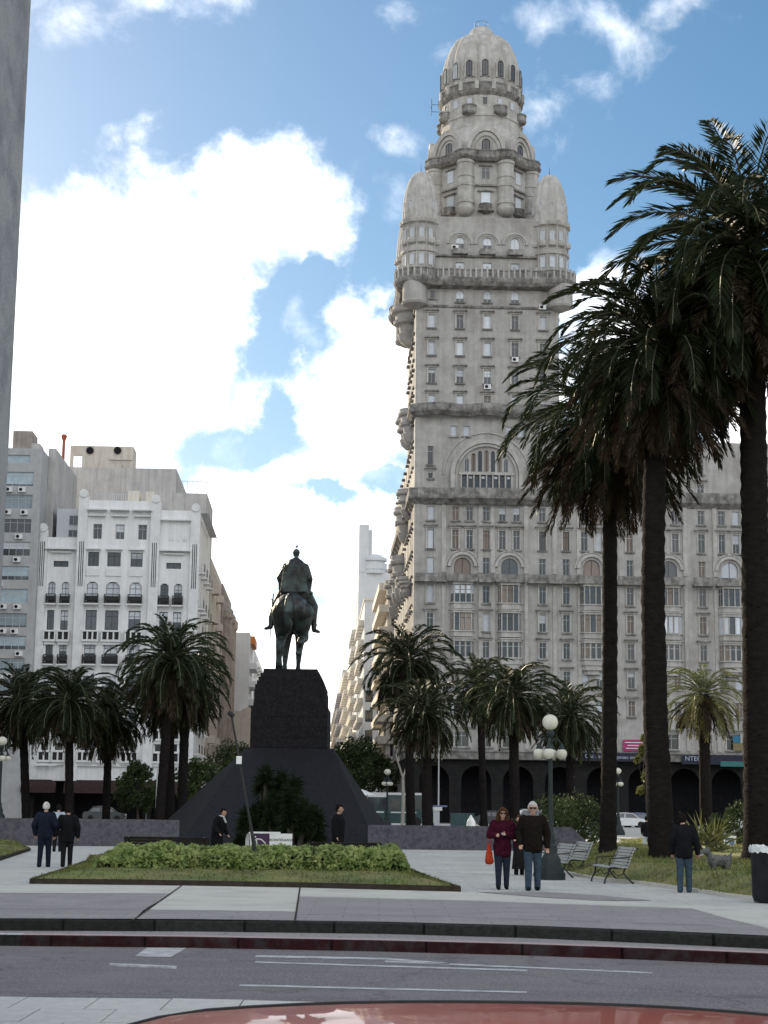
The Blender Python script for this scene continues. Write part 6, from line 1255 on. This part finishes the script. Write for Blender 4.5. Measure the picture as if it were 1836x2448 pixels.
X = slab('grey_party_wall_block', 'bare grey block with rooftop machine hut rising behind the white building', ug0, ug1, 27, 46, Zg(Y7(352)), 'grey', (), (), [('lower_wing', b, 'grey'), ('roof_railing', rl_, 'wframe'), ('machine_hut', hut, 'beige'), ('vent_fan', fans, 'dark'), ('chimney_pipe', pipe, 'redpipe')])
# avenue, left side
uL = uw1
def sidewins(v0, v1, zs, dv, w, h, z0=4): return [(v, z, w, h) for v in [v0+dv*(i+.5) for i in range(int((v1-v0)/dv))] for z in [z0+zs*j for j in range(14)]]
def balc(u, vs, zs, out, side=1, hv=1.2, th=1.0):
    b = []
    for v in vs:
        for z in zs: b.append(MB()); b[-1].box(min(u+side*.002, u+side*out), max(u+side*.002, u+side*out), v-hv, v+hv, z-.15, z+th*.85)
    return b
zt_ = uv(515, 1332, 24)[1]; sw = [w for w in sidewins(25, 50, 3.4, 4, 1.2, 1.9) if w[1] < zt_-2.5]
X = slab('beige_apartment_building', 'tall beige apartment block directly behind the white corner building', uL-16, uL+.1, 24.5, 50, zt_, 'beige', (), ('R', sw), [('balcony', balc(uL+.1, (30, 40), [z for z in range(6, int(zt_)-3, 4)], .9), 'beige')]); X.flush(60)
zt_ = uv(540, 1396, 51)[1]; sw = [w for w in sidewins(51, 76, 3.4, 4, 1.3, 2.1) if w[1] < zt_-2.5]; b = []
for v in (55, 63, 71): b.append(MB()); b[-1].lathe([(.3,6),(1.2,8),(1.25,zt_-5),(1.5,zt_-4.6),(1.5,zt_-3.6),(.2,zt_-2)], (uL+.25, v, 0), 14)
X = slab('brown_ornate_building', 'narrow brown ornate building with rounded bay columns on the avenue', uL-16, uL+.3, 50.8, 76, zt_, 'brown', (), ('R', sw), [('round_bay', b, 'brown')]); X.flush(60)
zt_ = uv(580, 1512, 80)[1]; u3 = uv(595, 1600, 80)[0]; b = []
for z in range(6, int(zt_)-2, 3): b.append(MB()); b[-1].box(u3+.002, u3+1.1, 82, 92, z, z+1.0)
og = MB(); ow = uv(609, 1530, 84)[0]; og.box(u3-.5, ow, 84, 95, zt_-1.5, zt_-.2)
X = slab('white_gable_building', 'plain pale windowless gable wall with lower arched annex left of the monument', u3-14, u3, 80, 96, zt_, 'paleblue', (), ('R', [w for w in sidewins(81, 95, 3.2, 4, 1.4, 1.8) if w[1] < zt_-3]), [('balcony', b, 'paleblue'), ('orange_awning', og, 'orange')])
b = MB(); n = 10; ua0, ua1 = uv(578, 1690, 74)[0], uv(606, 1690, 74)[0]; za = uv(590, 1700, 74)[1]; rA = (ua1-ua0)/2
b.vprism([(ua0-4, 0), (ua1, 0)]+[((ua0+ua1)/2+rA*math.cos(PI*i/n), za+rA*.6*math.sin(PI*i/n)) for i in range(n+1)]+[(ua0-4, za)], 74, 80); X.part(b, 'arched_annex', 'beige'); X.flush(60)
zt_ = uv(610, 1548, 112)[1]; u4 = uv(606, 1600, 112)[0]; b = balc(u4, [116+8*i for i in range(9)], [z for z in range(6, int(zt_)-2, 3)], 1.0, 1, 2.4)
X = slab('pale_balcony_flats', 'pale apartment block with rows of shallow balconies behind the gable wall', u4-12, u4, 112, 190, zt_, 'paleblue', (), ('R', [w for w in sidewins(113, 189, 3.3, 5, 1.6, 1.8) if w[1] < zt_-3]), [('balcony', b, 'white2')]); X.flush(90)
zt_ = uv(640, 1640, 260)[1]; u5 = uv(640, 1700, 260)[0]; X = slab('distant_flats', 'low distant flats far up the avenue on the left side', u5-14, u5, 260, 420, zt_, 'grey2', (), ('R', [w for w in sidewins(262, 400, 3.3, 6, 2, 1.8) if w[1] < zt_-3])); X.flush(60)
# avenue, right side
zt_ = uv(920, 1393, 53)[1]; b = []; u1 = -.9
for z in [zt_-1.2-3.25*i for i in range(12)]:
    if z > 5: b.append(MB()); b[-1].box(u1-1.3, u1-.002, 53.5, 82, z, z+1.15); b[-1].box(u1-1.25, 3, 52.6, 53.4, z, z+1.1)
X = slab('balcony_flats', 'cream apartment block with long slab balconies next to the domed palace', u1, 12, 53.5, 84, zt_, 'cream', [(u1+1.6+2.6*i, z, 1.9, 1.8) for i in range(4) for z in [zt_-3-3.25*k for k in range(11)] if z > 4], ('L', [w for w in sidewins(55, 83, 3.25, 4, 2.2, 1.9, zt_-3-3.25*10) if 3 < w[1] < zt_-2.5]), [('balcony', b, 'cream')]); X.flush(90)
u1, zt_ = uv(871, 1500, 95)[0], uv(880, 1436, 95)[1]; b = balc(u1, [99+6*i for i in range(5)], [zt_-4-3.4*i for i in range(10)], 1.0, -1, 1.8)
X = slab('plain_gable_flats', 'narrow block with plain grey gable and sunny bay balconies on the avenue', u1, 8, 95, 128, zt_, 'paleblue', [(u1+1.0, z, 1.3, 2.0) for z in (6, 9.4, 12.8, 16.2, 19.6)], ('L', [w for w in sidewins(96, 128, 3.4, 4, 1.4, 1.9, zt_-4-3.4*9) if 3 < w[1] < zt_-2]), [('balcony', b, 'cream')]); X.part((lambda q: (q.box(u1-.15, 8.15, 94.8, 128, zt_, zt_+.5), q)[1])(MB()), 'coping', 'cream'); X.flush(90)
v2 = 136; u1 = uv(857, 1400, v2)[0]; zb0 = uv(880, 1368, v2)[1]; zt2 = uv(870, 1254, v2)[1]; u2 = uv(882, 1300, v2)[0]; u3_ = uv(890, 1300, v2)[0]; u4_ = uv(926, 1330, v2)[0]; zs1 = uv(880, 1266, v2)[1]; zl_ = uv(880, 1323, v2)[1]
b = MB(); b.box(u1, u2, v2, v2+6, zb0-.1, zt2); b.box(u2, u3_, v2+.4, v2+6, zb0-.1, zs1); zz = uv(900, 1326, v2)[1]
crown_ = MB(); um = (uv(868,1330,v2)[0]+u4_)/2; rr = u4_-um
crown_.lathe([(rr*.94,zb0-.2),(rr*.94,uv(900,1362,v2)[1]),(rr,uv(900,1361,v2)[1]),(rr,uv(900,1346,v2)[1]),(rr*.82,uv(900,1345,v2)[1]),(rr*.82,uv(900,1341,v2)[1]),(rr,uv(900,1340,v2)[1]),(rr,uv(900,1333,v2)[1]),(rr*.8,uv(900,1331,v2)[1]),(rr*.45,uv(900,1324,v2)[1]),(.1,uv(900,1324,v2)[1])], (um, v2+rr*.55, 0), 30)
X = slab('streamline_tower_building', 'tall pale grey building with tower slab and rounded crown behind the balconied flats', u1, u1+10, v2, v2+40, zb0, 'paleblue', (), ('L', [w for w in sidewins(v2+1, v2+38, 3.4, 5, 1.6, 2, 8) if w[1] < zb0-3]), [('tower_slab', b, 'paleblue'), ('rounded_crown', crown_, 'paleblue'), ('balcony', balc(u1, [v2+5+7*i for i in range(5)], [zb0-12-3.4*i for i in range(12)], 1.2, -1, 2), 'cream')]); b = MB(); b.box(u4_-1, uv(936,1370,v2)[0], v2+.5, v2+8, zb0-.1, uv(930,1363,v2)[1]); X.part(b, 'side_block', 'grey2'); X.flush(80)
for va, vb, px, py, m_, lab, nm in ((182, 250, 836, 1572, 'cream', 'sunlit cream block farther up the avenue beyond the tower slab', 'cream_flats'), (255, 330, 818, 1601, 'grey', 'greenish grey block with stacked balconies deep in the avenue', 'grey_flats'), (340, 480, 808, 1660, 'beige', 'last faint building at the far end of the avenue', 'far_flats')):
    u1, zt_ = uv(px, 1650, va)[0], uv(px, py, va)[1]; X = slab(nm, lab, u1, u1+16, va, vb, zt_, m_, [(u1+1.2+3*i, z, 1.4, 1.9) for i in range(4) for z in range(5, int(zt_)-3, 4)], ('L', [w for w in sidewins(va+1, vb-1, 4, 8, 2, 2, 5) if w[1] < zt_-2.5]), [('balcony', balc(u1, [va+6+9*i for i in range(int((vb-va)/9))], [z for z in range(7, int(zt_)-2, 4)], 1.3, -1, 2.2), m_)]); X.flush(60)
# stone gate pier at the left edge, and an unseen tall block added to shade the square
xt, xb = at(74, 0, 14.4).x, at(-22, 1931, 14.4).x; zt_ = at(74, 0, 14.4).z; t = thing('stone_gate_pier', 'tall veined grey stone pier filling the left picture edge in front', 'gate pier', (xb-1.2, 13.2, -.15))
b = MB(); dx = (xt-xb)*10.4/zt_; b.add([(-1.2+dx*.0,-1.2,0),(1.2,-1.2,0),(1.2,1.2,0),(-1.2,1.2,0),(-1.2+dx,-1.2,10.4),(1.2+dx,-1.2,10.4),(1.2+dx,1.2,10.4),(-1.2+dx,1.2,10.4)], [(0,3,2,1),(4,5,6,7),(0,1,5,4),(1,2,6,5),(2,3,7,6),(3,0,4,7)]); b.build('shaft', M['pier'], t)
b = MB(); b.box(-1.35, 1.35, -1.35, 1.35, 10.4, 10.9); b.box(-1.5, 1.5, -1.5, 1.5, 10.9, 11.3); b.build('capital', M['pier'], t)
t = thing('added_shade_block', 'long tall unseen block added left of the square to shade it', 'building', (-72, 125, 0)); b = MB(); hw_ = [(y, 4+3.3*k, 2.6, 1.7) for y in [-62+4.6*i for i in range(28)] for k in range(14)]
facade(b, lambda s, z, d: V((10-d, s, z)), -66, 66, 0, 51, [(y-1.3, y+1.3, z, z+h) for y, z, w, h in hw_], .3); b.add([(-10,-66,51),(10,-66,51),(10,66,51),(-10,66,51),(-10,-66,0),(10,-66,0),(10,66,0),(-10,66,0)], [(0,1,2,3),(0,1,5,4),(2,3,7,6),(0,3,7,4)]); b.build('wall', M['beige'], t)
b = MB(); b.add([(9.7,-66,3),(9.7,66,3),(9.7,66,50),(9.7,-66,50)], [(0,1,2,3)]); b.build('window_glazing', M['glass'], t)
